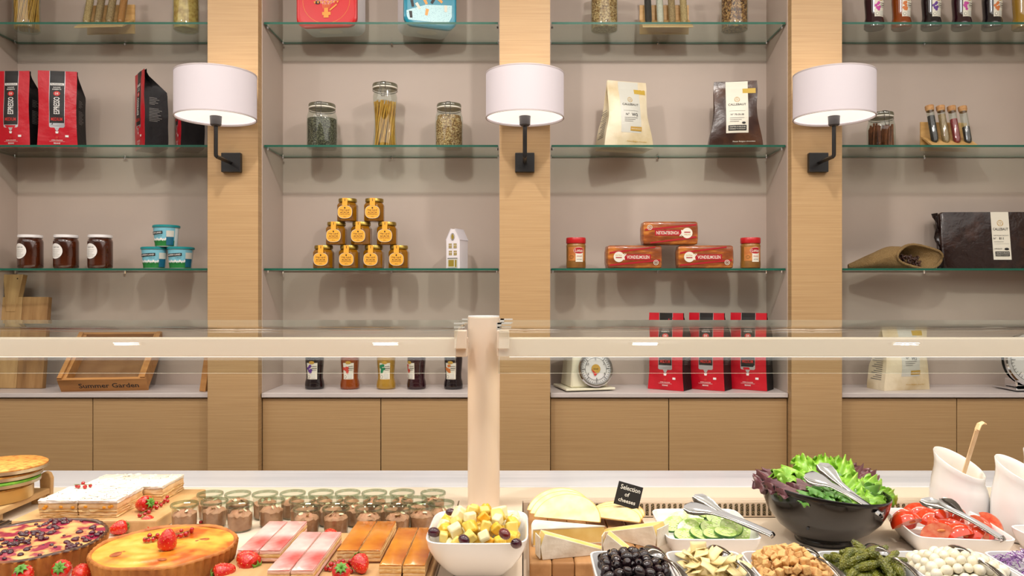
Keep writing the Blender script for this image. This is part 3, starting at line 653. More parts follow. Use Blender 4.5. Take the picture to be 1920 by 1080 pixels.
# jam jars, cups
jam = mat('dark_jam', (52, 20, 8), .1, (78, 32, 10), scale=12, coat=.7); wl = mat('white_lid', (226, 222, 222), .35)
j0 = None
for px, l in ((57, 'leftmost'), (124, 'middle'), (188, 'rightmost')):
    l = '%s of three dark jam jars with white lids' % l
    if j0: dup(j0, on(2, px, 3.04), 0, l); continue
    j0 = t = thing('jam_jar', l, 'jar', on(2, px, 3.04), R_(0), 'dark jam jars')
    MB().lathe([(.040, 0), (.0445, .006), (.045, .02), (.045, .104), (.043, .113), (.0395, .117), (.0395, .121)], 36).build('jar_body', jam, t)
    MB().lathe([(.041, .1205), (.0435, .122), (.0435, .130), (.042, .1325), (0, .133)], 36).build('lid', wl, t)
    p = Print(cyl(.0453)); p.oval(-.018, .068, .030, .030, white_ink, 28).text('CONFITURE', -.016, .083, .006, grey_ink, .03)
    for k in range(5): p.rect(-.038 + .003 * (k % 2), .072 - k * .006, .002 - .004 * (k % 3), .0728 - k * .006, grey_ink)
    p.build('label', t)
teal = mat('teal_plastic', (20, 130, 134), .4); cupw = mat('cup_white', (220, 226, 226), .4); sky = mat('cup_sky', (120, 186, 204), .45); grass_g = mat('cup_green', (30, 122, 52), .45); dteal = mat('cup_panel', (20, 96, 124), .45)
c0_ = None
for (px, r, l) in ((290, 0, 'left of two teal tubs on the lowest shelf'), (339, 0, 'right of two teal tubs on the lowest shelf'), (312, 1, 'teal tub stacked on top of two others')):
    loc = (X(px, 3.04), 3.04, SH[2] + GT + .0003 + r * .0855)
    if c0_: dup(c0_, loc, R_(-16 if r else 4), l); continue
    c0_ = t = thing('yogurt_tub', l, 'tub', loc, R_(4), 'teal yogurt tubs')
    r0, r1, H = .040, .047, .076
    MB().lathe([(r0 - .002, 0), (r0, .002), (r1, H)], 40).build('cup', cupw, t)
    MB().lathe([(r1 + .001, H - .001), (r1 + .004, H), (r1 + .004, H + .006), (r1 + .001, H + .009), (0, H + .009)], 40).build('lid', teal, t)
    fn = lambda u, v, o: ((r0 + (r1 - r0) * v / H + o) * math.sin(u / .043), -(r0 + (r1 - r0) * v / H + o) * math.cos(u / .043), v)
    p = Print(fn); p.rect(-.062, .003, .062, .024, grass_g, 16).rect(-.062, .024, .062, .074, sky, 16)
    for k in range(11): p.oval(-.048 + k * .0085, .026 + .003 * (k % 2), .0045, .0055, white_ink, 10)
    for k in range(12): p.poly([(-.05 + k * .0085, .019), (-.047 + k * .0085, .027), (-.044 + k * .0085, .019)], grass_g)
    p.rect(-.040, .046, .018, .057, black_ink, 8, 2, .004).text('BOEREN LAND', -.011, .0535, .006, white_ink, .05, skew=.06).text('yoghurt', .006, .042, .004, black_ink, .02)
    p.rect(.030, .006, .056, .038, dteal, 6).rect(.030, .038, .056, .062, grey_panel, 6); p.build('print', t)

# syrup bottles
BOT = [(.033, 0), (.0375, .004), (.038, .016), (.036, .030), (.0325, .042), (.0325, .06), (.036, .105), (.0365, .12), (.032, .134), (.020, .150), (.0135, .160), (.0135, .176)]
def bottle(label, loc, liquid, blot, rotz=0, group='syrup bottles'):
    t = thing('syrup_bottle', label, 'bottle', loc, rotz, group)
    MB().lathe(BOT, 28).build('bottle_body', liquid, t)
    MB().lathe([(.0155, .170), (.016, .172), (.016, .190), (.015, .192), (0, .192)], 20).build('cap', black, t)
    rr = lambda v: .0325 + .0035 * max(0, min(1, (v - .058) / .05)) + .001 * max(0, min(1, (v - .108) / .03))
    fn = lambda u, v, o: ((rr(v) + o) * math.sin(u / .034), -(rr(v) + o) * math.cos(u / .034), v)
    p = Print(fn); p.rect(-.021, .040, .021, .104, label_w, 10, 10)
    rg = random.Random(len(label))
    for k in range(9): p.oval(-.010 + rg.uniform(-.008, .008), .080 + rg.uniform(-.014, .014), .0055, .0055, blot, 10)
    p.oval(0, .106, .010, .006, gold_ink).rect(0, .090, .018, .092, grey_ink).rect(0, .082, .019, .084, black_ink).rect(0, .076, .016, .0775, grey_ink).oval(-.012, .05, .005, .006, black_ink, 14).oval(-.012, .05, .004, .005, label_w, 14).rect(-.002, .044, .014, .062, grey_panel)
    p.build('label', t); return t
syr = lambda n, c: mat('syrup_' + n, c, .08, coat=.7, sss=.05)
purple, redb, greenb, orangeb, pinkb = mat('ink_purple', (96, 52, 140), .5), mat('ink_red', (206, 70, 56), .5), mat('ink_green', (24, 130, 84), .5), mat('ink_orange', (206, 116, 52), .5), mat('ink_pink', (190, 64, 150), .5)
dk, am, gl_, wn = syr('dark', (24, 16, 20)), syr('amber', (128, 58, 14)), syr('gold', (160, 122, 44)), syr('wine', (44, 14, 22))
for px, lq, bl, rz, l in ((590, dk, purple, -4, 'dark syrup bottle with purple label, leftmost of five on the worktop'), (656, am, redb, 2, 'amber syrup bottle with red-flowered label on the worktop'), (724, gl_, greenb, 0, 'golden syrup bottle with green leaf label on the worktop'),
                          (781, wn, redb, -42, 'wine-dark syrup bottle turned aside on the worktop'), (850, dk, orangeb, -14, 'dark syrup bottle with orange label beside the gantry post')):
    bottle(l, on(3, px, 3.06), lq, bl, R_(rz))
for px, lq, bl, l in ((1639, wn, pinkb, 'first'), (1690, am, orangeb, 'second, amber'), (1746, dk, purple, 'third'), (1803, wn, pinkb, 'fourth'), (1860, dk, orangeb, 'fifth'), (1917, gl_, greenb, 'sixth, golden')):
    bottle('syrup bottle on the rightmost top shelf, %s from the right pillar' % l, on(0, px, 3.03), lq, bl, R_(14), 'syrup bottles on the top shelf')

# decorated tins on the top shelf
def tin(label, loc, w_, d_, h, lidm, deco, rotz, lean=0):
    t = thing('gift_tin', label, 'tin', loc, rotz, 'decorated gift tins'); t.rotation_euler = (lean, 0, rotz)
    def rr(a, b_, y, r=.035): 
        out = []
        for cx, cz, s in ((a - r, b_ - r, 0), (-a + r, b_ - r, 90), (-a + r, -b_ + r, 180), (a - r, -b_ + r, 270)):
            for k in range(6): q = R_(s + k * 18); out.append((cx + r * math.cos(q), y, h / 2 + cz + r * math.sin(q)))
        return out
    hw_ = w_ / 2; hh = h / 2
    MB().loft([rr(hw_ - .004, hh - .004, d_ / 2), rr(hw_, hh, d_ / 2 - .004), rr(hw_, hh, -d_ / 2 + .02)]).build('tin_box', hw, t)
    MB().loft([rr(hw_ + .001, hh + .001, -d_ / 2 + .02), rr(hw_ + .001, hh + .001, -d_ / 2 + .004), rr(hw_ - .004, hh - .004, -d_ / 2), rr(hw_ - .010, hh - .010, -d_ / 2 + .0015), rr(hw_ - .014, hh - .014, -d_ / 2 + .0015)]).build('lid', lidm, t)
    p = Print(flat(-d_ / 2 + .0015)); deco(p); p.build('lid_print', t)
    q = Print(lambda u, v, o: (u, v - d_ * .1, -.0002 - o)); q.oval(0, .01, w_ * .2, d_ * .22, grey_panel); q.build('base_mark', t)
gold_line = mat('gold_line', (226, 150, 50), .35); rosy = mat('rosy_dots', (236, 190, 186), .5, (206, 96, 104), scale=190, kind='voronoi', thr=(.25, .5))
def deco_red(p):
    p.ring(0, .10, .094, .088, .012, gold_line); p.oval(0, .135, .058, .05, rosy, 26)
    for k in range(7): p.poly([(-.012 + k * .004, .07), (-.016 + k * .0055, .088), (-.014 + k * .0055, .088), (-.011 + k * .004, .07)], gold_line)
    p.rect(-.008, .054, .008, .072, gold_line).rect(-.016, .044, .018, .056, gold_line).rect(-.010, .034, .010, .044, gold_line).poly([(.012, .064), (.04, .086), (.044, .082), (.016, .060)], gold_line).oval(-.034, .094, .010, .007, black_ink)
    for k in range(8): p.poly([(-.05 + k * .013, .098), (-.045 + k * .013, .088), (-.04 + k * .013, .098)], gold_line)
bubbly = mat('blue_sparkle', (30, 128, 156), .4, (190, 226, 232), scale=240, kind='voronoi', thr=(.12, .3))
def deco_teal(p):
    p.poly([(-.095, .02), (.07, .022), (.085, .05), (.085, .095), (-.02, .085), (-.095, .055)], bubbly)
    for u, v, m, a in ((-.072, .085, black_ink, .2), (-.05, .078, label_w, .6), (-.022, .10, gold_line, .5), (.01, .105, black_ink, -.5), (-.078, .042, black_ink, .1), (-.015, .058, gold_line, -.2), (.035, .11, gold_line, .9), (.06, .08, label_w, 0)):
        c_, s_ = math.cos(a), math.sin(a); p.poly([(u + x * c_ - y * s_, v + x * s_ + y * c_) for x, y in ((-.005, -.014), (.005, -.014), (.006, .012), (-.006, .012))], m)
tin('red gift tin with pink flower vase on the top shelf', on(0, 622, 3.06), .236, .13, .24, mat('red_tin', (206, 22, 28), .3, coat=.1), deco_red, R_(-5))
tin('teal gift tin with sparkling pattern on the top shelf', on(0, 800, 3.07), .205, .14, .24, mat('teal_tin', (10, 132, 158), .3, coat=.1), deco_teal, R_(20))

# cutting boards, crate, scales on the worktop
mango = mat('mango_wood', (176, 138, 90), .6, (122, 86, 48), c3=(150, 112, 68), scale=5, stretch=(5, 5, .8), thr=(.3, .72), detail=8, bump=.2, bscale=20)
mango_l = mat('mango_wood_pale', (198, 164, 112), .6, (150, 112, 66), scale=5, stretch=(6, 5, .7), thr=(.3, .75), detail=8)
t = thing('paddle_board', 'large weathered wooden paddle board with flared handle leaning on the wall', 'cutting board', (X(20, 3.08), 3.06, WT + .001)); t.rotation_euler = (R_(-6), 0, R_(-3))
zz = lambda py: Z(py, 3.13) - WT
MB().box(-.16, .035, 0, .024, 0, zz(556)).build('blade_plank', mango_l, t, smooth=False, bev=.002)
MB().box(.036, .142, 0, .024, 0, zz(556)).build('blade_plank', mango, t, smooth=False, bev=.002)
b = MB(); b.loft([[(-.010 + s * (.020 + .022 * k), y, zz(556) - .06 + (zz(514) - zz(556) + .06) * k) for s, y in ((-1, -.002), (1, -.002), (1, .026), (-1, .026))] for k in (0, .3, .6, 1)]); b.build('handle', mango_l, t, smooth=False, bev=.002)
p = Print(flat(-.002)); p.oval(.010, zz(522), .003, .003, black_ink, 12); p.build('handle_hole', t)
cw = mat('crate_wood', (196, 142, 82), .6, (166, 112, 58), scale=6, stretch=(1, 6, 6), thr=(.3, .7), bump=.15, bscale=12)
t = thing('wooden_crate', 'shallow wooden crate stamped on its edge, tipped against the wall', 'crate', (X(200, 3.0), 2.99, WT + .016), R_(8)); t.rotation_euler = (R_(-52), 0, R_(9))
MB().box(-.145, .145, .0, .012, .0, .24).build('base_panel', mat('crate_panel', (142, 104, 66), .7, (122, 84, 50), scale=14), t, smooth=False)
for x0, x1 in ((-.155, -.128), (.128, .155)): MB().box(x0, x1, -.05, .012, -.0, .25).build('side_rail', cw, t, smooth=False, bev=.001)
fb = MB().box(-.157, .157, -.052, .014, -.012, -.0005).build('front_board', cw, t, smooth=False, bev=.001)
MB().box(-.157, .157, -.052, .014, .2505, .262).build('back_board', cw, t, smooth=False, bev=.001)
for x in (-.148, .148): MB().box(x - .008, x + .008, -.06, -.0505, -.01, .255).build('top_rail', cw, t, smooth=False)
p = Print(lambda u, v, o: (u, -.019 - v, -.012 - o)); p.text('Summer Garden', .02, 0, .024, black_ink, .215); p.build('lettering', t)
o = MB().box(-.012, .012, 0, .2, 0, .20).build('serving_board', cw, smooth=False, bev=.002, loc=(X(388, 3.0) - .004, 2.965, WT + .001), rot=(0, R_(8), 0)); tag(o, 'wooden board edge peeking out beside the left pillar', 'board')
enamel = mat('cream_enamel', (226, 220, 194), .3, coat=.3); dialw = mat('dial_white', (214, 212, 208), .4)
def dial(t, loc, r, tilt, rz, ringm, nums):
    d = thing_part('dial', t, loc, (tilt, 0, rz))
    MB().lathe([(r * .82, -.006), (r, -.006), (r, .004), (r * .95, .008), (r * .86, .008), (r * .84, .003)], 40, T=Matrix.Rotation(PI / 2, 4, 'X'), cap0=True, cap1=False).build('dial_ring', ringm, d)
    MB().lathe([(r * .85, .002), (0, .002)], 40, T=Matrix.Rotation(PI / 2, 4, 'X'), cap0=False).build('dial_face', dialw, d)
    p = Print(flat(-.003))
    for k in range(40):
        a = 2 * PI * k / 40; l = .09 if k % 5 else .16; c_, s_ = math.cos(a), math.sin(a); q = .0008 if k % 5 else .0012
        p.poly([(r * .8 * c_ - q * s_, r * .8 * s_ + q * c_), (r * .8 * c_ + q * s_, r * .8 * s_ - q * c_), (r * (.8 - l) * c_ + q * s_, r * (.8 - l) * s_ - q * c_), (r * (.8 - l) * c_ - q * s_, r * (.8 - l) * s_ + q * c_)], black_ink)
    for k, n_ in enumerate(nums): a = PI / 2 - 2 * PI * k / len(nums); p.text(n_, r * .54 * math.cos(a), r * .54 * math.sin(a), r * .13, black_ink)
    p.ring(0, 0, r * .84, r * .84, .02, black_ink).build('dial_print', d)
    return d
def thing_part(name, parent, loc, rot):
    b = MB().lathe([(.004, 0), (.004, .004)], 10, T=Matrix.Rotation(PI / 2, 4, 'X')); return b.build(name, black, parent, loc=loc, rot=rot)
t = thing('kitchen_scale', 'vintage cream kitchen scale with round dial left on the worktop', 'scale', on(3, 1094, 3.06), R_(14))
b = MB(); b.loft([[(sx * (.075 - .014 * k), y * (1 - .12 * k), .012 + .145 * k) for sx, y in ((-1, -.07), (1, -.07), (1, .07), (-1, .07))] for k in (0, .4, .8, 1)]); b.build('body', enamel, t, bev=.008)
b = MB().box(-.1, .1, -.092, .085, .004, .013); b.build('base_plate', enamel, t, smooth=False, bev=.003)
MB().box(-.09, .09, -.08, .08, .158, .166).build('weighing_plate', enamel, t, smooth=False, bev=.003)
d = dial(t, (.022, -.080, .085), .070, R_(-10), 0, chrome, ['0', '2', '4', '6', '8', '10'])
p = Print(flat(-.0045)); p.oval(0, .0, .018, .018, gold_ink).ring(0, 0, .044, .044, .03, black_ink).poly([(-.018, .0), (-.006, -.028), (.004, -.02)], red_ink).text('SCALE', 0, 0, .005, black_ink, .02); p.build('dial_centre', d)
t = thing('chrome_scale', 'chrome kitchen scale with white round dial at the right edge', 'scale', on(3, 1918, 3.03), R_(4))
MB().box(-.078, .078, -.07, .07, .004, .012).build('base_plate', chrome, t, smooth=False, bev=.003)
MB().box(-.05, .05, -.03, .04, .012, .045).build('stand', chrome, t, smooth=False, bev=.006)
d = dial(t, (0, -.045, .122), .106, R_(-6), 0, chrome, ['0', '1', '2', '3', '4'])
MB().lathe([(.1, -.03), (.085, -.04), (.07, -.045)], 40, T=Matrix.Rotation(PI / 2, 4, 'X')).build('drum', chrome, d)
p = Print(flat(-.0055)); p.poly([(-.048, .016), (-.04, .030), (.06, -.006), (.06, -.009)], red_ink).text('HANSON', 0, .046, .008, black_ink).text('5 kg', 0, -.06, .01, black_ink); p.build('pointer', d)

# ------------------------------------------------------------------ food on the left deck
LH = CAMZ - CT + .0015                      # deck is this far below the camera
board_m = mat('beech_board', (216, 176, 124), .5, (190, 146, 94), scale=6, stretch=(6, .8, 6), thr=(.3, .75), bump=.1, bscale=12)
board_d = mat('walnut_board', (176, 126, 78), .5, (140, 96, 54), scale=5, stretch=(1, 7, 7), thr=(.3, .75), bump=.1, bscale=12)
DK = CT - .0015
o = MB().box(X(21, 1.77), -.838, 1.768, 2.046, DK, DK + .03).build('cake_board', board_m, smooth=False, bev=.004); tag(o, 'thick beech board under the two powdered white cakes', 'board')
o = MB().box(-.585, -.174, 1.36, 1.728, DK, DK + .015).build('dessert_board', board_m, smooth=False, bev=.003); tag(o, 'flat beech board under the pink and caramel slices', 'board')
BT = DK + .0303; B2 = DK + .0153
# layered cakes
spg = mat('sponge', (238, 206, 152), .8, (222, 176, 112), scale=60, bump=.5, bscale=120)
crm = mat('cream_layer', (240, 206, 160), .6, (228, 184, 128), scale=50); powder = mat('powdered_top', (238, 230, 220), .85, (220, 198, 164), scale=38, thr=(.55, .8), bump=.8, bscale=90)
seedm = mat('poppy_fleck', (92, 66, 44), .7); peach = mat('peach_bit', (238, 160, 40), .4)
def layered(name, label, cat, loc, w_, d_, layers, group, rotz=0, wob=.0012):
    t = thing(name, label, cat, loc, rotz, group); z = 0; rg = random.Random(label)
    for nm, h_, m, ins in layers:
        ri = []
        for k in (0, .15, .5, .85, 1):
            e = ins + (.0012 if k in (0, 1) else 0)
            pts = []
            for a, b_, n_ in (((-1, -1), (1, -1), 10), ((1, -1), (1, 1), 10), ((1, 1), (-1, 1), 10), ((-1, 1), (-1, -1), 10)):
                for q in range(n_):
                    f = q / n_; pts.append(((a[0] + (b_[0] - a[0]) * f) * (w_ / 2 - e) + rg.uniform(-wob, wob), (a[1] + (b_[1] - a[1]) * f) * (d_ / 2 - e) + rg.uniform(-wob, wob), z + h_ * k))
            ri.append(pts)
        MB().loft(ri).build(nm, m, t, ang=50); z += h_
    return t, z
cake_l = [('biscuit_base', .004, spg, .0), ('cream_layer', .008, crm, .001), ('sponge_layer', .006, spg, .0), ('peach_cream', .014, crm, .0005), ('powdered_top', .008, powder, -.0008)]
def white_cake(label, x0, x1, y0, y1, seedn):
    w_ = x1 - x0
    t, z = layered('cream_cake', label, 'cake', ((x0 + x1) / 2, (y0 + y1) / 2, BT), w_, y1 - y0, cake_l, 'powdered cream cakes', 0, .0016)
    rg = random.Random(seedn); fl = MB().ell((0, 0, 0), (.0013, .0013, .0007), 6, 4).mesh('fleck', seedm); cr = MB().ell((0, 0, 0), (.007, .006, .003), 8, 5, jit=.3, rg=rg).mesh('sugar_crumb', powder)
    for k in range(16): inst('fleck', fl, t, (rg.uniform(-w_ / 2 + .005, w_ / 2 - .005), rg.uniform(-.05, .05), z + .0004))
    for k in range(60): inst('sugar_crumb', cr, t, (rg.uniform(-w_ / 2 + .003, w_ / 2 - .003), rg.uniform(-.058, .058), z), (0, 0, rg.uniform(0, 6)), rg.uniform(.5, 1.3))
    for k in range(4): MB().ell((0, 0, 0), (.005, .002, .0035), 8, 6).build('peach_piece', peach, t, loc=(rg.uniform(-w_ / 2 + .01, w_ / 2 - .01), -(y1 - y0) / 2 + .0002, .024 + rg.uniform(-.003, .004)))
xs = (-1.122, -1.031, -.940)
white_cake('left half of the front powdered cream cake', xs[0], xs[1] - .0008, 1.79, 1.912, 1)
white_cake('right half of the front powdered cream cake', xs[1] + .0008, xs[2], 1.79, 1.912, 2)
white_cake('left half of the rear powdered cream cake', -1.10, -.998, 1.918, 2.04, 3)
white_cake('right half of the rear powdered cream cake', -.997, -.895, 1.918, 2.04, 4)
pink = mat('pink_glaze', (246, 214, 208), .22, (226, 78, 76), scale=9, stretch=(1, 1, .3), thr=(.40, .68), coat=.4); pinkside = mat('pink_cream', (242, 200, 184), .6)
caramel = mat('caramel_glaze', (226, 150, 50), .18, (176, 84, 14), scale=10, thr=(.35, .7), coat=.5); carside = mat('caramel_cream', (240, 196, 132), .55)
darkbase = mat('dark_base', (120, 74, 44), .8)
def bars(name, label, cat, x0, w_, y0, y1, top, side, mid, group):
    for k in (0, 1):
        layered(name, ('left' if k == 0 else 'right') + label, cat, (x0 + w_ * (.25 + .5 * k) + (.0006 if k else -.0006), (y0 + y1) / 2, B2), w_ / 2 - .0014, y1 - y0,
                [('base_layer', .003, darkbase, .0005), ('cream_layer', .007, mid, .0003), ('sponge_layer', .008, spg, .0), ('topping_cream', .006, side, .0003), ('glaze', .0022, top, .0005)], group, 0, .0005)
bars('pink_slice', ' bar of the rear pink glazed cake beside the custard tart', 'cake slice', -.567, .085, 1.534, 1.726, pink, pinkside, pinkside, 'pink glazed cake bars')
bars('pink_slice', ' bar of the front pink glazed cake', 'cake slice', -.472, .085, 1.425, 1.65, pink, pinkside, pinkside, 'pink glazed cake bars')
bars('caramel_slice', ' bar of the rear caramel glazed cake', 'cake slice', -.370, .087, 1.534, 1.726, caramel, carside, crm, 'caramel glazed cake bars')
bars('caramel_slice', ' bar of the front caramel glazed cake beside the fruit bowl', 'cake slice', -.271, .087, 1.452, 1.68, caramel, carside, crm, 'caramel glazed cake bars')

# fluted tarts
crust = mat('tart_crust', (196, 128, 56), .7, (150, 84, 30), scale=22, thr=(.35, .75), bump=.6, bscale=60)
def tart(name, label, x, y, R, fill, rimm, hgt=.042):
    t = thing(name, label, 'tart', (x, y, DK))
    n = 192; ri = []
    def ring(r, z, fl): return [((r + fl * math.cos(48 * q)) * math.cos(q), (r + fl * math.cos(48 * q)) * math.sin(q), z + .0012 * math.sin(7 * q + r * 90)) for q in [2 * PI * j / n for j in range(n)]]
    ri = [[(p[0], p[1], 0) for p in ring(R * .93, 0, .0018)], ring(R * .95, .012, .003), ring(R * .985, hgt - .003, .0034), ring(R * .99, hgt, .0015), ring(R * .965, hgt + .001, .0004), ring(R * .945, hgt - .004, 0)]
    MB().loft(ri, cap1=False).build('crust', [crust], t, ang=80)
    MB().loft([ring(R * .992, hgt - .002, .0014), ring(R * .985, hgt + .0022, .001), ring(R * .962, hgt + .003, .0), ring(R * .94, hgt - .002, 0)], cap0=False, cap1=False).build('baked_rim', rimm, t, ang=80)
    m = 24; b = MB()
    b.loft([[(R * .955 * k / m * math.cos(q), R * .955 * k / m * math.sin(q), hgt - .003 + .0035 * math.sin(PI * k / m * .9) * (1 + .25 * math.sin(5 * q + k))) for q in [2 * PI * j / 64 for j in range(64)]] for k in range(m, 0, -1)], cap0=False); b.build('filling', fill, t)
    return t, hgt
tf1 = mat('berry_custard', (242, 192, 120), .3, (160, 22, 66), c3=(238, 170, 108), scale=30, thr=(.39, .54), detail=5, coat=.3)
rim1 = mat('chocolate_rim', (70, 38, 24), .3, (150, 84, 36), scale=20, thr=(.5, .7), coat=.3)
t, hg = tart('berry_tart', 'large dark berry tart with fluted crust at the left edge', -1.02, 1.60, .145, tf1, rim1)
rg = random.Random(5); berry = MB().ell((0, 0, 0), (.0058, .0052, .0040), 10, 7).mesh('baked_berry', mat('baked_berry', (44, 14, 32), .2, (96, 18, 46), scale=60, coat=.5))
for k in range(230):
    a = rg.uniform(0, 2 * PI); r = .132 * math.sqrt(rg.random()); cl = math.sin(6 * math.cos(a) * r / .13 + 2) + rg.uniform(-.7, .7)
    if cl < -.35: continue
    inst('baked_berry', berry, t, (r * math.cos(a), r * math.sin(a), hg + .0008), (rg.uniform(-.4, .4), rg.uniform(-.4, .4), a), rg.uniform(.5, 1.4))
tf2 = mat('baked_custard', (255, 216, 108), .28, (206, 98, 26), c3=(250, 184, 66), scale=13, thr=(.32, .64), detail=4, coat=.25)
t, hg2 = tart('custard_tart', 'golden baked custard tart topped with a strawberry', -.722, 1.56, .138, tf2, mat('baked_rim_m', (212, 138, 60), .5, (166, 88, 34), scale=24))
sp2 = MB().ell((0, 0, 0), (.016, .010, .0008), 14, 4).mesh('scorch_mark', mat('scorch', (150, 66, 34), .4, (200, 112, 50), scale=80))
for dx, dy, s_ in ((-.07, -.05, 1.1), (.06, .035, .9), (-.015, .085, .6), (.03, -.08, .7)): inst('scorch_mark', sp2, t, (dx, dy, hg2 + .0006), (0, 0, rg.uniform(0, 3)), s_)
# strawberries and currants
straw = mat('strawberry_skin', (204, 26, 22), .25, (232, 60, 34), scale=40, thr=(.4, .8), coat=.5, bump=.25, bscale=230, kbump='voronoi'); leafg = mat('calyx_green', (84, 140, 46), .5, (120, 172, 70), scale=50); seedy = mat('strawberry_seed', (236, 190, 96), .5)
def strawberry0():
    t = thing('strawberry', 'x', 'strawberry', (0, 0, 0), 0, 'loose strawberries')
    pr_ = [(.0, -.021), (.005, -.0195), (.010, -.014), (.0145, -.005), (.0165, .004), (.0155, .011), (.011, .0155), (.004, .0165), (0, .0162)]
    fr = MB().lathe(pr_, 20).build('fruit', straw, t)
    sd = MB()
    for k in range(46):
        zc = -.017 + .031 * k / 46; a = k * 2.4; r = 0
        for (r0, z0), (r1, z1) in zip(pr_, pr_[1:]):
            if z0 <= zc <= z1: r = r0 + (r1 - r0) * (zc - z0) / (z1 - z0)
        sd.ell((r * math.cos(a), r * math.sin(a), zc), (.0006, .0006, .0009), 5, 4)
    s_ = sd.build('seeds', seedy, fr); s_['kind'] = 'stuff'
    cx = MB()
    for k in range(8):
        a = 2 * PI * k / 8; c_, s2 = math.cos(a), math.sin(a)
        cx.grid(lambda u, v: ((.013 * v) * c_ - (u - .5) * .008 * math.sin(PI * min(1, v + .15)) * s2, (.013 * v) * s2 + (u - .5) * .008 * math.sin(PI * min(1, v + .15)) * c_, .0168 + .004 * math.sin(2.6 * v) - .003 * v * v), 2, 4)
    cx.tube([(0, 0, .016), (.001, 0, .022), (.003, 0, .026)], .0011, 5)
    cx.build('calyx', leafg, t, thick=.0006)
    return t
s0 = strawberry0(); first = [True]
def straw_at(label, px, py, H, rot, sc=1.0, y=None):
    y = y or YD(py, H - .015); loc = (X(px, y), y, CAMZ - H + .0152 * sc)
    if first[0]:
        first[0] = False; s0.location = loc; s0.rotation_euler = [R_(a) for a in rot]; s0['label'] = label; s0.scale = (sc,) * 3
    else: dup(s0, loc, [R_(a) for a in rot], label, sc=sc)
HB = CAMZ - BT; H2 = CAMZ - B2; HT2 = CAMZ - DK - hg2 - .001
straw_at('strawberry lying between the berry tart and the cake board', 223, 990, LH, (80, 0, 125), 1.0)
straw_at('strawberry half hidden behind the custard tart', 279, 984, LH, (70, 0, -120), 1.1)
straw_at('strawberry on the beech board beside the currants', 270, 947, HB, (75, 0, 70), 1.15)
straw_at('strawberry sitting on top of the custard tart', 314, 1015, HT2, (180, 8, 0), 1.12)
straw_at('large strawberry in front of the rear pink cake', 465, 1058, LH - .0, (112, 0, 60), 1.35)
straw_at('strawberry at the bottom edge in front of the custard tart', 419, 1074, LH, (100, 0, -60), 1.1)
straw_at('strawberry standing beside the caramel cake among currants', 676, 1058, H2, (60, 0, 210), 1.05)
straw_at('strawberry with its green calyx facing up in the front currants', 640, 1076, H2, (40, 0, 10), 1.05)
straw_at('strawberry with its calyx toward the viewer under the berry tart', 118, 1070, LH, (60, 0, 10), 1.1)
straw_at('strawberry at the bottom edge left of the custard tart', 153, 1077, LH, (100, 0, 200), 1.1)
straw_at('strawberry whose leaves show at the bottom left corner', 45, 1082, LH, (30, 0, 0), 1.1)
straw_at('strawberry peeking out behind the front pink cake', 619, 990, LH, (100, 0, 30), 1.05, y=1.702)
cur_m = mat('redcurrant', (150, 10, 20), .08, (196, 26, 30), scale=60, coat=.8, sss=.1); cur = MB().ell((0, 0, 0), (.0047, .0047, .0047), 12, 8).mesh('berry', cur_m)
stem_m = mat('currant_stem', (120, 130, 60), .6)
def currants(label, p0, p1, n, seedn, z0, arch=.0):
    rg = random.Random(seedn); t = thing('redcurrant_sprig', label, 'redcurrants', (p0[0], p0[1], z0), 0, 'redcurrant sprigs'); dx, dy = p1[0] - p0[0], p1[1] - p0[1]
    MB().tube([(dx * k / 4, dy * k / 4, .009 + arch * math.sin(PI * k / 4)) for k in range(5)], .0008, 5).build('stem', stem_m, t)
    for k in range(n):
        f = (k + .5) / n; s_ = (-1) ** k * rg.uniform(.002, .0055); l = math.hypot(dx, dy) + 1e-6
        inst('berry', cur, t, (dx * f - dy / l * s_, dy * f + dx / l * s_, .0047 + arch * math.sin(PI * f) + (.007 if k % 3 == 2 else 0)), (0, 0, 0), rg.uniform(.85, 1.12))
def pt(px, py, H): y = YD(py, H); return (X(px, y), y)
currants('redcurrant sprig on the beech board beside a strawberry', pt(262, 971, HB), pt(318, 940, HB), 15, 1, BT)
currants('redcurrants on the left side of the custard tart', pt(272, 1018, HT2), pt(300, 1012, HT2), 7, 2, CAMZ - HT2)
currants('redcurrants on the right side of the custard tart', pt(330, 1010, HT2), pt(364, 1000, HT2), 7, 3, CAMZ - HT2)
currants('redcurrants on top of the front powdered cake', (-1.10, 1.895), (-1.06, 1.897), 5, 4, BT + .0405)
currants('redcurrants at the bottom edge beside the large strawberry', pt(446, 1083, LH), pt(470, 1074, LH), 7, 5, DK)
currants('large redcurrant cluster in front of the caramel cake', pt(612, 1072, H2), pt(664, 1060, H2), 14, 6, B2)
currants('second redcurrant sprig in front of the caramel cake', pt(622, 1060, H2), pt(668, 1078, H2), 9, 8, B2)
currants('redcurrants between the custard tart and the dessert jars', pt(368, 990, LH), pt(384, 989, LH), 5, 7, DK)
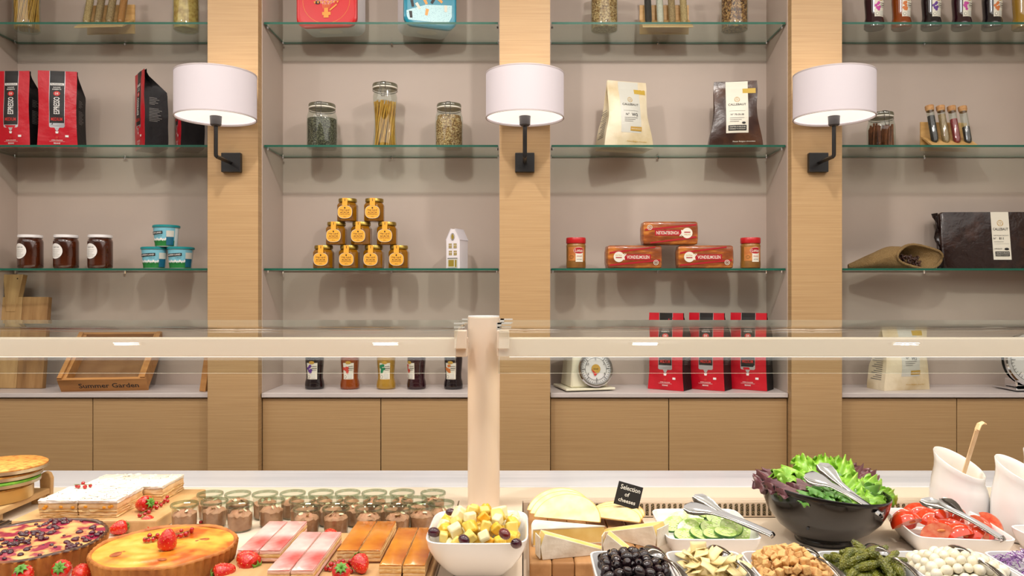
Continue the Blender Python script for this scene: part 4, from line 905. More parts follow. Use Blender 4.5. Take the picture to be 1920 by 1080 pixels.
# dessert jars
mousse = mat('chocolate_mousse', (204, 152, 120), .6, (160, 106, 76), scale=40, thr=(.3, .7), bump=1, bscale=50); almond = mat('almond_flake', (246, 230, 196), .5)
rimglass = glass('rim_glass', (214, 224, 214), .12, gain=1.0)
def dessert0(label):
    t = thing('dessert_jar', label, 'dessert jar', (0, 0, 0), 0, 'chocolate mousse jars')
    MB().lathe([(.023, 0), (.0262, .002), (.0272, .008), (.0285, .05), (.0285, .053)], 28, cap1=False).build('glass', jarglass, t)
    MB().lathe([(.0285, .053), (.0312, .0545), (.0316, .058), (.0305, .0605), (.0285, .0595), (.0275, .054)], 32, cap0=False, cap1=False).build('rim', rimglass, t)
    b = MB(); q = [(.0225, .0025), (.0255, .004), (.0262, .010), (.0272, .036), (.022, .040), (.013, .043), (.005, .047), (0, .048)]; b.lathe(q, 26); rg = random.Random(label)
    b.v = [(x, y, z + (rg.uniform(-.0028, .0028) if z > .032 else 0)) for x, y, z in b.v]; m_ = b.build('mousse', mousse, t)
    fl = MB().ell((0, 0, 0), (.006, .004, .0011), 8, 4).mesh('almond_flake', almond)
    for k in range(3): a = rg.uniform(0, 6.3); inst('almond_flake', fl, m_, (.013 * math.cos(a), .013 * math.sin(a), .0455), (rg.uniform(-.9, .9), rg.uniform(-.9, .9), rg.uniform(0, 6)))
    return t
JR = {'front': [(450, 1.795), (575, 1.768), (630, 1.768), (691, 1.768), (745, 1.768), (791, 1.788), (346, 1.80)],
      'middle': [(402, 1.825), (509, 1.828), (567, 1.834), (619, 1.836), (670, 1.836), (724, 1.836), (777, 1.838), (827, 1.808)],
      'back': [(394, 1.89), (446, 1.89), (497, 1.89), (549, 1.896), (602, 1.90), (652, 1.90), (702, 1.90), (754, 1.902), (812, 1.90)]}
protos = []
for row, lst in JR.items():
    for k, (px, y) in enumerate(sorted(lst)):
        l = 'glass jar of chocolate mousse, %s from the left in the %s row' % (['first', 'second', 'third', 'fourth', 'fifth', 'sixth', 'seventh', 'eighth', 'ninth'][k], row)
        loc = (X(px, y), y, DK + .0003)
        if len(protos) < 4: t = dessert0(l); t.location = loc; protos.append(t)
        else: dup(protos[rnd.randrange(4)], loc, rnd.uniform(0, 6), l)
# quiches on a raised tray
t = thing('wooden_tray', 'wooden tray with raised end holding stacked quiches', 'tray', (-1.355, 1.95, DK))
MB().box(-.13, .11, -.12, .085, .02, .036).build('tray_base', board_m, t, smooth=False, bev=.003)
MB().loft([[(.112 + (1 if q else -1) * .0, y, 0) for y in (0, 0)] for q in (0, 1)][:0] or [[(x, y, z) for x, z in ((.082, .0), (.110, .0), (.112, .06), (.106, .074), (.096, .078), (.086, .074), (.080, .06))] for y in (.087, .101)]).build('raised_end', board_m, t, smooth=False, bev=.003)
for sx in (-.11, .09):
    for sy in (-.10, .07): MB().box(sx - .012, sx + .012, sy - .012, sy + .012, 0, .0198).build('foot', board_m, t, smooth=False)
tinm = mat('tin_ring', (206, 192, 164), .28, metal=.8); qtop = mat('quiche_top', (230, 168, 84), .6, (176, 92, 34), scale=70, thr=(.4, .75), bump=.6, bscale=90); qgreen = mat('quiche_green', (132, 190, 60), .5, (96, 150, 40), scale=70)
for k, (dx, z, h_, m_, l) in enumerate(((-.008, .0365, .038, qtop, 'bottom quiche'), (.003, .0747, .0155, qgreen, 'green-topped quiche'), (.0, .0904, .0155, qtop, 'second quiche from the top'), (.008, .1061, .0155, qtop, 'topmost quiche'))):
    q = thing('quiche', l + ' in the stack of metal-ringed quiches', 'quiche', (-1.325 + dx + .003 * k, 1.925 + .008 * k, DK + z + .0002), 0, 'stacked quiches'); r = .098
    MB().lathe([(r - .003, 0), (r, .001), (r, h_ - .007), (r - .0015, h_ - .007), (r - .0015, h_ - .009)], 56, cap1=False).build('metal_ring', tinm if k else mat('tin_gold', (214, 176, 110), .3, metal=.6), q)
    MB().lathe([(r - .002, .001), (r - .002, h_ - .004), (r - .008, h_ - .0005), (r * .6, h_ - .0002), (0, h_ - .0002)], 56).build('filling', m_, q)

# ------------------------------------------------------------------ fruit bowl on the divider
def dish(name, label, x, y, z, a, b_, h, foot=.6, rotz=0, m=porcelain, e=6, group=None, cat='bowl', wall=.004, floor_=.008):
    t = thing(name, label, cat, (x, y, z), rotz, group); ri = []
    def k_(q): return foot + (1 - foot) * (1 - (1 - q) ** 1.7)
    for q in (0, .1, .3, .55, .8, 1): ri.append(sq(a * k_(q), b_ * k_(q), h * q, e, 56))
    ri += [sq(a - wall * .5, b_ - wall * .5, h + .0012, e, 56), sq(a - wall, b_ - wall, h, e, 56)]
    for q in (.8, .55, .3): ri.append(sq(a * k_(q) - wall, b_ * k_(q) - wall, h * q + .001, e, 56))
    ri.append(sq(a * foot * .95, b_ * foot * .95, floor_, e, 56))
    MB().loft(ri).build('dish', m, t, ang=50)
    return t
FZ = DK + .005
o = MB().box(-.135, -.055, 1.50, 1.58, DK + .0005, FZ).build('bowl_gap_shade', dark_gap, smooth=False); tag(o, 'painted dark shade in the gap under the white fruit bowl', 'mat')  # dark block stands in for the shadow under the bowl
fx, fy, fh = -.088, 1.54, .082
dish('fruit_bowl', 'square white porcelain bowl full of cut fruit', fx, fy, FZ + .0002, .098, .108, fh, .5)
def chunk(s, rg):
    v = []
    for x in (-1, 1):
        for y in (-1, 1):
            for z in (-1, 1): v.append((s * (x * rg.uniform(.6, 1)), s * (y * rg.uniform(.6, 1)), s * (z * rg.uniform(.55, 1))))
    b = MB(); b.add(v, [(0, 1, 3, 2), (4, 6, 7, 5), (0, 4, 5, 1), (2, 3, 7, 6), (0, 2, 6, 4), (1, 5, 7, 3)])
    return b
fm_ = [mat('melon_pale', (252, 230, 140), .3, (246, 212, 104), scale=30, sss=.1), mat('pineapple', (246, 208, 84), .3, (238, 186, 50), scale=60, stretch=(1, 4, 4), sss=.1), mat('orange_flesh', (246, 172, 30), .25, (250, 196, 70), scale=60, sss=.1), mat('apple_white', (250, 238, 190), .35, sss=.1)]
def bevel_mesh(b, name, m, w_, sub=2):
    o = b.build('tmp', m, bev=w_); o.modifiers['bevel'].segments = sub; dg = bpy.context.evaluated_depsgraph_get(); me = bpy.data.meshes.new_from_object(o.evaluated_get(dg)); me.name = name; me.shade_smooth(); bpy.data.objects.remove(o); return me
rg = random.Random(11); chunks = [bevel_mesh(chunk(.0135, rg), 'fruit_chunk', fm_[k % 4], .004) for k in range(12)]
fl_ = ['pale melon cube in the fruit bowl', 'yellow pineapple piece in the fruit bowl', 'orange segment piece in the fruit bowl', 'white apple cube in the fruit bowl']; fg = ['melon cubes', 'pineapple pieces', 'orange pieces', 'apple cubes']
def heap(cx, cy, a, b_, z0, zr, dome, step, fn, layers=3, seedn=1, e=4):
    """pieces in layers filling a dish up to a dome"""
    rg = random.Random(seedn); k = 0
    for L in range(layers):
        f = (L + 1) / layers; nx = max(1, int(2 * a / step)); ny = max(1, int(2 * b_ / step))
        for i in range(nx):
            for j in range(ny):
                u = -1 + (2 * i + 1 + (L % 2) * .8) / nx + rg.uniform(-.25, .25) / nx; v = -1 + (2 * j + 1 + (L % 2) * .8) / ny + rg.uniform(-.25, .25) / ny
                q = (abs(u) ** e + abs(v) ** e) ** (1 / e)
                if q > 1: continue
                top = zr + dome * (1 - min(1, math.hypot(u, v)) ** 2)
                if L < layers - 1 and f < .5: continue
                sl = .62 + .38 * f
                fn(k, cx + a * u * sl, cy + b_ * v * sl, z0 + (top - z0) * f, rg); k += 1
def put_fruit(k, x, y, z, rg):
    q = rg.choices(range(12), weights=[3, 3, 1, 3] * 3)[0]; o = inst('fruit_chunk', chunks[q], None, (x, y, z), (rg.uniform(0, 6), rg.uniform(0, 6), rg.uniform(0, 6)), rg.uniform(.8, 1.15)); tag(o, fl_[q % 4], 'fruit', fg[q % 4])
heap(fx, fy, .080, .090, FZ + .03, FZ + fh - .006, .036, .0235, put_fruit, 3, 5)
grape = MB().ell((0, 0, 0), (.0125, .0095, .0095), 14, 9).mesh('grape', mat('dark_grape', (48, 18, 36), .12, (80, 26, 40), scale=40, coat=.6)); grape_r = MB().ell((0, 0, 0), (.0135, .0095, .0095), 14, 9).mesh('grape', mat('red_grape', (122, 40, 34), .12, (90, 24, 26), scale=40, coat=.6))
for px, py, me, l in ((846, 962, grape, 'dark grape at the back left of the fruit bowl'), (814, 998, grape, 'dark grape against the left wall of the fruit bowl'), (946, 1001, grape_r, 'red grape on the right of the fruit bowl'), (968, 1019, grape, 'dark grape at the front right rim of the fruit bowl'), (870, 1012, grape, 'dark grape between fruit cubes at the front')):
    y = YD(py, CAMZ - FZ - fh - .004 - (.02 if py < 1010 and 850 < px < 950 else 0)); o = inst('grape', me, None, (X(px, y), y, Z(py, y)), (.2, .3, rnd.uniform(-1, 1))); tag(o, l, 'grape', 'grapes')

# ------------------------------------------------------------------ cheese board in the well
RH = CAMZ - WF - .0003; W0 = WF + .0003
bl = thing('cheese_board', 'thick wooden block board carrying the cheeses', 'cutting board', (.155, 1.82, W0))
for k in range(6): MB().box(-.142 + k * .0475, -.142 + (k + 1) * .0475 - .0006, -.205, .205, 0, .03).build('wood_strip', board_d if k % 2 else mat('block_wood', (192, 144, 94), .5, (160, 112, 66), scale=5, stretch=(7, 1, 7), thr=(.3, .75)), bl, smooth=False, bev=.004)
CB = W0 + .0303
rind = mat('white_rind', (236, 228, 214), .7, (214, 202, 184), scale=24, bump=.6, bscale=40); paste = mat('cheese_paste', (240, 214, 140), .45, (230, 196, 112), scale=20, sss=.1); gouda = mat('gouda', (250, 228, 178), .4, (246, 214, 150), scale=40, sss=.1); grind = mat('gouda_rind', (232, 180, 100), .45)
def brie(label, x, y, rz, L, wd, h, z=CB, tilt=(0, 0)):
    t = thing('brie_wedge', label, 'cheese', (x, y, z), rz, 'white-rind cheese wedges'); t.rotation_euler = (tilt[0], tilt[1], rz)
    tri = [(0, 0)] + [(L * math.cos(a), L * math.sin(a)) for a in [-wd + 2 * wd * k / 8 for k in range(9)]]
    MB().loft([[(x_ * .985 + .002, y_ * .985, .002 + (h - .004) * k) for x_, y_ in tri] for k in (0, 1)]).build('paste', paste, t, smooth=False, bev=.001)
    MB().loft([[(x_, y_, h - .0025 + .0035 * k) for x_, y_ in tri] for k in (0, 1)]).build('top_rind', rind, t, smooth=False, bev=.001)
    MB().loft([[(x_, y_, .0022 * k) for x_, y_ in tri] for k in (0, 1)]).build('bottom_rind', rind, t, smooth=False)
    MB().grid(lambda u, v: ((L + .0008) * math.cos(-wd + 2 * wd * u), (L + .0008) * math.sin(-wd + 2 * wd * u), .001 + (h - .001) * v), 8, 3).build('outer_rind', rind, t, thick=.002)
    return t
def wedge_up(label, x0, y0, x1, y1, h, th=.034, tip=.004):
    """cheese wedge lying on a cut side: rind faces the viewer, tall at (x0, y0), pointed at (x1, y1)"""
    L = math.hypot(x1 - x0, y1 - y0); t = thing('brie_wedge', label, 'cheese', (x0, y0, CB), math.atan2(y1 - y0, x1 - x0), 'white-rind cheese wedges')
    s = 1 if x1 > x0 else -1; pl = [(-.004, h * .5), (0, 0), (L, 0), (L, tip), (.006, h)]
    def lay(ya, yb, m, nm, k=1): MB().loft([[(x, y * s, z) for x, z in pl] for y in (ya, yb)]).build(nm, m, t, smooth=False, bev=.001)
    lay(0, .0028, rind, 'front_rind'); lay(.003, th - .003, paste, 'paste'); lay(th - .0028, th, rind, 'back_rind')
    MB().box(-.0065, -.0042, min(0, s * th), max(0, s * th), .003, h * .9).build('outer_rind', rind, t, smooth=False, bev=.001)
wedge_up('long white-rind cheese wedge lying at the front of the board', X(1017, 1.638), 1.632, X(1142, 1.70), 1.672, .054)
brie('flat white-rind cheese wedge with yellow paste behind the front wedge', .185, 1.742, R_(176), .165, .22, .038, CB)
wedge_up('large pale cheese wedge with tall right end below the chalk sign', X(1228, 1.70), 1.70, X(1118, 1.79), 1.80, .05, .05)
wedge_up('small pointed white-rind wedge in the middle of the board', X(1130, 1.69), 1.655, X(1190, 1.66), 1.635, .048, .03)
def slice_(label, x, y, z, r, rx, rz, group='round cheese slices'):
    t = thing('cheese_slice', label, 'cheese', (x, y, z), 0, group); t.rotation_euler = (rx, 0, rz)
    pts = [(r * math.cos(a), r * .92 * math.sin(a)) for a in [PI * k / 20 for k in range(21)]]
    MB().loft([[(x_, y_, q) for x_, y_ in pts] for q in (0, .0032)]).build('slice', gouda, t, smooth=False)
    MB().tube([(x_, y_, .0016) for x_, y_ in pts], .0019, 6).build('rind', grind, t)
for k, (px, dy, l) in enumerate(((1060, .0, 'front'), (1052, .028, 'middle'), (1046, .056, 'rear'))): slice_(l + ' half-round yellow cheese slice leaning on the board', X(px, 1.86 + dy), 1.80 + dy, CB + .034 - .0 * k, .078, R_(38), R_(-16))
for k, l in enumerate(('front', 'middle', 'rear')): slice_(l + ' of three pale cheese slices fanned below the chalk sign', .215 + .008 * k, 1.855 + .022 * k, CB + .018, .066, R_(14), R_(-24), 'pale cheese slices')
chalk = mat('chalkboard', (30, 27, 28), .7)
y = 1.90; t = thing('chalk_sign', 'small black chalkboard sign naming the selection of cheeses', 'sign', (X(1173, y), y, Z(952, y))); t.rotation_euler = (R_(-12), R_(16), 0)
MB().box(-.031, .031, 0, .003, .002, .058).build('board', chalk, t, smooth=False)
MB().tube([(0, .002, .004), (0, .002, -.045)], .0012, 5).build('spike', steel, t)
p = Print(flat(-.0002)); p.text('Selection', .001, .047, .0115, white_ink, .05).text('of', -.004, .031, .010, white_ink).text('cheeses', -.001, .016, .0095, white_ink, .043); p.build('chalk_lettering', t)

# ------------------------------------------------------------------ dishes in the well
rim_dish = lambda label, x, y, rz: dish('serving_dish', label, x, y, W0, .106, .118, .056, .72, rz, e=9, group='rectangular serving dishes', cat='dish')
rim_dish('rectangular white dish of cucumber slices', .421, 1.803, 0)
rim_dish('rectangular white dish of tomato wedges', .985, 1.803, R_(-7))
cskin = mat('cucumber_skin', (28, 84, 22), .35, (66, 124, 40), scale=90); cfl = mat('cucumber_flesh', (188, 214, 122), .3, (156, 192, 88), c3=(204, 224, 150), scale=60, coat=.3)
def cuc0():
    t = thing('cucumber_slice', 'x', 'cucumber', (0, 0, 0), 0, 'cucumber slices')
    el = lambda k, z: [(.027 * k * math.cos(2 * PI * j / 28), .0205 * k * math.sin(2 * PI * j / 28), z) for j in range(28)]
    MB().loft([el(.98, 0), el(1, .001), el(1, .005), el(.98, .006)], cap0=False, cap1=False).build('skin', cskin, t); MB().loft([el(.975, .0003), el(.965, .0062)]).build('flesh', cfl, t)
    p = Print(lambda u, v, o: (u, v, .0062 + o))
    for k in range(10): a = 2 * PI * k / 10; p.oval(.013 * math.cos(a), .0098 * math.sin(a), .0028, .0016, mat('cuc_seed', (226, 232, 180), .4), 8)
    p.build('seeds', t); return t
c0 = cuc0(); first_c = True
CU = [(1270, 975, 30, -18, 20), (1300, 972, 34, 5, -15), (1262, 990, 28, -20, 30), (1290, 1000, 38, -15, 15), (1312, 983, 14, 10, 10), (1305, 990, 20, 20, -25), (1330, 999, 40, 10, 20), (1345, 980, 42, 0, -15), (1352, 984, 40, 5, 5), (1312, 1006, 24, 10, 20), (1340, 1008, 18, -5, 5), (1372, 998, 55, 12, -35), (1392, 1000, 52, 10, -30), (1283, 1008, 25, 0, 25), (1322, 970, 20, 5, 0), (1360, 1010, 15, 5, 10)]
for k, (px, py, tx, ty, rz) in enumerate(CU):
    yy = YD(py, .565); loc = (X(px, yy), yy, CAMZ - .566 + .004 * (k % 4)); rot = (R_(tx), R_(ty), R_(rz)); l = 'oval cucumber slice in the white dish'
    if first_c: first_c = False; c0.location = loc; c0.rotation_euler = rot; c0['label'] = l
    else: dup(c0, loc, rot, l)
tom_s = mat('tomato_skin', (214, 52, 24), .15, (226, 76, 34), scale=16, coat=.5, sss=.1); tom_f = mat('tomato_flesh', (228, 90, 60), .25, (240, 150, 110), scale=60, coat=.4)
def tomato0():
    t = thing('tomato_wedge', 'x', 'tomato', (0, 0, 0), 0, 'tomato wedges'); A = R_(48); R0 = .034
    MB().grid(lambda u, v: (R0 * 1.1 * math.sin(PI * v - PI / 2), R0 * math.cos(PI * v - PI / 2) * math.cos(-A + 2 * A * u), R0 * math.cos(PI * v - PI / 2) * math.sin(-A + 2 * A * u)), 8, 12).build('skin', tom_s, t)
    for s_ in (-1, 1): MB().grid(lambda u, v: (R0 * 1.1 * math.sin(PI * v - PI / 2), u * R0 * math.cos(PI * v - PI / 2) * math.cos(A), s_ * u * R0 * math.cos(PI * v - PI / 2) * math.sin(A)), 5, 12).build('flesh', tom_f, t)
    for s_ in (-1, 1): MB().ell((.008 * s_, .016 * math.cos(A), .016 * math.sin(A) * s_), (.009, .004, .004), 10, 6).build('seed_pulp', mat('tomato_pulp', (236, 150, 70), .2, (200, 90, 40), scale=120, coat=.5), t)
    return t
m0 = tomato0(); first_t = True
TM = [(1690, 968, 20, 0, 200), (1720, 966, 60, 20, 150), (1700, 985, 90, 10, 190), (1742, 975, 120, 0, 250), (1760, 972, 30, -20, 140), (1738, 994, 20, 30, 240), (1770, 996, 100, 0, 210), (1790, 990, 10, 0, 130), (1815, 982, 160, 10, 240), (1832, 990, 40, 30, 280), (1800, 1006, 80, 0, 200), (1760, 1008, 140, 10, 160), (1850, 985, 30, 60, 300), (1835, 1006, 100, 20, 220), (1780, 968, 70, 0, 60)]
for k, (px, py, tx, ty, rz) in enumerate(TM):
    yy = YD(py, .555); loc = (X(px, yy), yy, CAMZ - .562 + .003 * (k % 3)); rot = (R_(tx), R_(ty), R_(rz)); l = 'red tomato wedge in the white dish'
    if first_t: first_t = False; m0.location = loc; m0.rotation_euler = rot; m0['label'] = l
    else: dup(m0, loc, rot, l)
# front row of small dishes
SD = [('olives', .136, .289), ('cheese flakes', .291, .444), ('croutons', .446, .599), ('gherkins', .601, .754), ('silverskin onions', .756, .944), ('shredded red cabbage', .946, 1.12)]
DYC, DH = 1.522, .06
for n_, x0, x1 in SD: dish('side_dish', 'small white dish of ' + n_ + ' in the front row', (x0 + x1) / 2, DYC, W0, (x1 - x0) / 2 - .0005, .079, DH, .8, e=9, group='front row side dishes', cat='dish')
def dc(k): return (SD[k][1] + SD[k][2]) / 2, (SD[k][2] - SD[k][1]) / 2 - .010
zf, zr_ = W0 + .018, W0 + DH
ol_m = [mat('black_olive', (26, 18, 22), .16, (46, 30, 34), scale=30, coat=.5)]
b = MB(); b.lathe([(.0, -.0115), (.005, -.0105), (.0085, -.005), (.0095, .0), (.0085, .006), (.0055, .0098), (.003, .0105), (.0022, .008), (0, .006)], 16); olive = b.mesh('black_olive', ol_m[0])
def put_ol(k, x, y, z, rg): o = inst('black_olive', olive, None, (x, y, z), (rg.uniform(0, 6), rg.uniform(0, 6), rg.uniform(0, 6)), rg.uniform(.9, 1.1)); tag(o, 'pitted black olive in the front dish', 'olive', 'black olives')
cx, a_ = dc(0); heap(cx, DYC, a_, .069, zf, zr_ - .004, .024, .0185, put_ol, 4, 2)
flake_m = mat('parmesan', (252, 234, 180), .5, (246, 218, 150), scale=30, sss=.08)
fls = []
for k in range(4):
    rg = random.Random(k + 30); b = MB(); w1, w2 = rg.uniform(.014, .019), rg.uniform(.009, .015); b.grid(lambda u, v: ((u - .5) * 2 * w1, (v - .5) * 2 * w2 * (1 - .2 * u), .004 * math.sin(2.5 * u + k)), 5, 3); fls.append(b)
fl_me = []
for b in fls:
    o = b.build('tmp', flake_m, thick=.0016); fl_me.append(bpy.data.meshes.new_from_object(o.evaluated_get(bpy.context.evaluated_depsgraph_get()))); fl_me[-1].name = 'cheese_flake'; bpy.data.objects.remove(o)
def put_fl(k, x, y, z, rg): o = inst('cheese_flake', fl_me[k % 4], None, (x, y, z), (rg.uniform(-.6, .6), rg.uniform(-.6, .6), rg.uniform(0, 6))); tag(o, 'thin shaved hard cheese flake in the front dish', 'cheese flake', 'shaved cheese flakes')
cx, a_ = dc(1); heap(cx, DYC, a_ - .004, .066, zf, zr_, .022, .021, put_fl, 4, 3)
o = inst('cheese_flake', fl_me[1], None, (X(1309, 1.585), 1.585, W0 + DH + .014), (R_(80), 0, .1), 1.25); tag(o, 'cheese flake standing upright at the back of its dish', 'cheese flake')
crm_ = mat('crouton', (226, 170, 100), .8, (190, 112, 52), c3=(236, 190, 126), scale=60, thr=(.3, .75), bump=.8, bscale=140); rg = random.Random(17); cr_me = [bevel_mesh(chunk(.0095, rg), 'crouton', crm_, .002) for k in range(6)]
def put_cr(k, x, y, z, rg): o = inst('crouton', cr_me[k % 6], None, (x, y, z), (rg.uniform(0, 6), rg.uniform(0, 6), rg.uniform(0, 6)), rg.uniform(.75, 1.2)); tag(o, 'golden toasted bread crouton in the front dish', 'crouton', 'croutons')
cx, a_ = dc(2); heap(cx, DYC, a_, .068, zf, zr_ - .002, .032, .0165, put_cr, 4, 4)
gh_m = mat('gherkin', (128, 128, 34), .25, (84, 92, 20), scale=50, coat=.4, bump=.9, bscale=260, kbump='voronoi'); gh_me = []
for k in range(4):
    b = MB(); L = .022 + .004 * k; b.tube([(-L + 2 * L * q / 8, .005 * math.sin(PI * q / 8) * (k % 2), 0) for q in range(9)], [.0095 * max(.18, math.sin(PI * (.06 + .88 * q / 8)) ** .5) for q in range(9)], 12); gh_me.append(b.mesh('gherkin', gh_m))
def put_gh(k, x, y, z, rg): o = inst('gherkin', gh_me[k % 4], None, (x, y, z), (rg.uniform(-.3, .3), rg.uniform(-.7, .7), rg.uniform(0, 6))); tag(o, 'small green pickled gherkin in the front dish', 'gherkin', 'gherkins')
cx, a_ = dc(3); heap(cx, DYC, a_ - .006, .064, zf, zr_ - .002, .024, .0235, put_gh, 4, 6)
on_me = MB().ell((0, 0, 0), (.0105, .0105, .0118), 14, 9).mesh('silverskin_onion', mat('onion', (246, 240, 222), .2, (238, 226, 196), scale=40, coat=.5, sss=.2))
def put_on(k, x, y, z, rg): o = inst('silverskin_onion', on_me, None, (x, y, z), (rg.uniform(0, 6), rg.uniform(0, 6), 0), rg.uniform(.8, 1.15)); tag(o, 'white pickled silverskin onion in the front dish', 'onion', 'silverskin onions')
cx, a_ = dc(4); heap(cx, DYC, a_ - .004, .068, zf, zr_ - .002, .022, .0195, put_on, 4, 7)
rg = random.Random(23); b = MB(); cx, a_ = dc(5)
for k in range(420):
    u, v = rg.uniform(-1, 1), rg.uniform(-1, 1); top = zr_ + .024 * (1 - min(1, math.hypot(u, v)) ** 2); z = top - rg.uniform(0, .014); q = rg.uniform(0, 6.3); L = rg.uniform(.012, .026); bend = rg.uniform(-.008, .008)
    b.tube([(cx + a_ * u + math.cos(q) * L * s_ - math.sin(q) * bend * s_ * s_, DYC + .068 * v + math.sin(q) * L * s_ + math.cos(q) * bend * s_ * s_, z + .004 * math.sin(3 * s_ + k)) for s_ in (-.5, -.25, 0, .25, .5)], rg.uniform(.001, .0018), 4, 0 if k % 5 else 1, flat=.6)
o = b.build('shredded_cabbage', [mat('red_cabbage', (96, 40, 122), .35, (190, 140, 200), scale=90, thr=(.45, .7), coat=.3), mat('cabbage_white', (232, 216, 236), .4)]); tag(o, 'shredded purple red cabbage heaped in the front dish', 'red cabbage', kind='stuff')
# eggs and carafes
dish('egg_dish', 'white dish of egg halves at the right edge', 1.222, 1.735, W0, .09, .075, .05, .75, e=8, cat='dish')
eg = MB().ell((0, 0, 0), (.026, .021, .021), 18, 12).mesh('boiled_egg', mat('egg_white', (248, 242, 226), .25, coat=.3, sss=.1))
for k, (dx, dy, dz) in enumerate(((-.06, -.03, .05), (-.02, -.035, .052), (.03, -.03, .05), (-.05, .025, .05), (.0, .02, .055), (.05, .025, .05), (-.03, -.01, .082))): o = inst('boiled_egg', eg, None, (1.222 + dx, 1.735 + dy, W0 + dz), (0, 0, k * .9), .95); tag(o, 'peeled boiled egg in the dish at the right edge', 'egg', 'boiled eggs')
def carafe(label, x, y, sc=1.0, rotz=R_(-48)):
    t = thing('carafe', label, 'carafe', (x, y, W0), rotz, 'white carafes'); n = 48
    def ring(r, z, sl): return [(r * math.cos(2 * PI * j / n), r * math.sin(2 * PI * j / n), z - sl * math.cos(2 * PI * j / n)) for j in range(n)]
    P_ = [(.056, 0, 0), (.064, .006, 0), (.068, .03, 0), (.0685, .055, 0), (.0675, .085, .006), (.063, .11, .014), (.0575, .13, .021), (.057, .145, .027), (.059, .161, .031)]
    ri = [ring(r, z, s_) for r, z, s_ in P_] + [ring(.0575, .1625, .031), ring(.0555, .160, .031)] + [ring(r - .004, z, s_) for r, z, s_ in P_[7:2:-1]] + [ring(.054, .02, 0)]
    MB().loft(ri).build('vessel', porcelain, t, ang=60); MB().loft([ring(.060, .10, .0)]*1 + [ring(.001, .101, 0)], cap0=False).build('dressing', mat('dressing', (246, 232, 206), .2), t)
    return t
carafe('white slanted-rim carafe holding a pale ladle', X(1783, 2.0), 1.962)
carafe('white slanted-rim carafe nearest the right edge', 1.208, 1.87)
carafe('white slanted-rim carafe behind the other two at the right edge', 1.338, 1.962)
p0, p1 = Vector((X(1800, 1.965), 1.962, W0 + .108)), Vector((X(1832, 1.93), 1.93, Z(806, 1.93)))
t = thing('ladle', 'pale wooden ladle handle sticking out of the carafe', 'ladle', tuple(p0)); d = p1 - p0
MB().tube([tuple(d * k / 5) for k in range(6)], [.0085, .0085, .0088, .009, .0095, .0095], 8, flat=.45).build('handle', mat('ladle_wood', (232, 200, 160), .5, (214, 176, 130), scale=20), t)
MB().tube([tuple(d), tuple(d + Vector((.006, 0, .014))), tuple(d + Vector((.014, 0, .018))), tuple(d + Vector((.022, 0, .014)))], [.0095, .0095, .008, .004], 8, flat=.45).build('hook', mat('ladle_wood', (232, 200, 160)), t)

# ------------------------------------------------------------------ salad bowl
sx_, sy_ = .722, 1.855
t = thing('salad_bowl', 'glossy black bowl heaped with mixed lettuce', 'bowl', (sx_, sy_, W0)); n = 64
def sring(r, z, sl): return [(r * math.cos(2 * PI * j / n), r * math.sin(2 * PI * j / n), z - sl * math.cos(2 * PI * j / n)) for j in range(n)]
P_ = [(.066, 0, 0), (.068, .004, 0), (.064, .012, 0), (.076, .018, .0), (.105, .038, .002), (.128, .064, .006), (.141, .092, .010), (.147, .118, .014), (.1485, .128, .016)]
ri = [sring(*q) for q in P_] + [sring(.147, .1295, .016), sring(.1445, .127, .016)] + [sring(r - .005, z, s_) for r, z, s_ in P_[7:3:-1]] + [sring(.06, .022, 0)]
MB().loft(ri).build('vessel', blackglaze, t, ang=60)
MB().lathe([(.0035, 0), (.0035, .002)], 12).build('drain_hole', black, t, loc=(-.075, -.098, .058), rot=(R_(70), 0, R_(-38)))
lm = [mat('lettuce_bright', (142, 190, 56), .4, (178, 214, 96), c3=(120, 172, 44), scale=28, thr=(.3, .75), coat=.2, sss=.1), mat('lettuce_dark', (62, 116, 34), .4, (104, 152, 54), scale=28, coat=.2, sss=.05), mat('lettuce_purple', (92, 50, 56), .4, (140, 150, 80), c3=(110, 66, 74), scale=18, thr=(.4, .8), coat=.2), mat('spinach', (74, 138, 46), .35, (126, 178, 80), scale=30, coat=.3)]
def leaf(seedn, L, Wd, frill, curl, m):
    rg = random.Random(seedn); ph = rg.uniform(0, 6); b = MB()
    def fn(u, v):
        s_ = u * 2 - 1; w_ = Wd * (math.sin(PI * (.08 + .80 * v)) ** .55) * (.45 + .75 * v)
        ed = abs(s_) ** 2; tip = max(0, v - .6) / .4
        wv = frill * (ed * math.sin(16 * v + ph + 3 * s_) + tip * math.sin(11 * s_ + ph))
        return (s_ * w_ * (1 + .16 * math.sin(23 * v + ph) * ed), L * (v - .5) + .05 * L * tip * math.sin(19 * s_ + ph) - .12 * L * tip * s_ * s_, curl * math.sin(PI * v) - .25 * Wd * s_ * s_ + wv + .0025 * math.cos(3 * PI * s_))
    b.grid(fn, 22, 18); o = b.build('tmp', m, thick=.0008); me = bpy.data.meshes.new_from_object(o.evaluated_get(bpy.context.evaluated_depsgraph_get())); bpy.data.objects.remove(o); me.name = 'lettuce_leaf'; return me
lv = [leaf(1, .10, .036, .011, .014, lm[0]), leaf(2, .085, .032, .010, .010, lm[0]), leaf(3, .09, .034, .010, .012, lm[1]), leaf(4, .10, .036, .006, .014, lm[2]), leaf(5, .065, .020, .002, .008, lm[3]), leaf(6, .05, .018, .002, .006, lm[3])]
def put_leaf(label, px, py, y, kind, rot, sc=1.0): o = inst('lettuce_leaf', lv[kind], None, (X(px, y), y, Z(py, y)), [R_(a) for a in rot], sc); tag(o, label, 'lettuce', 'salad leaves')
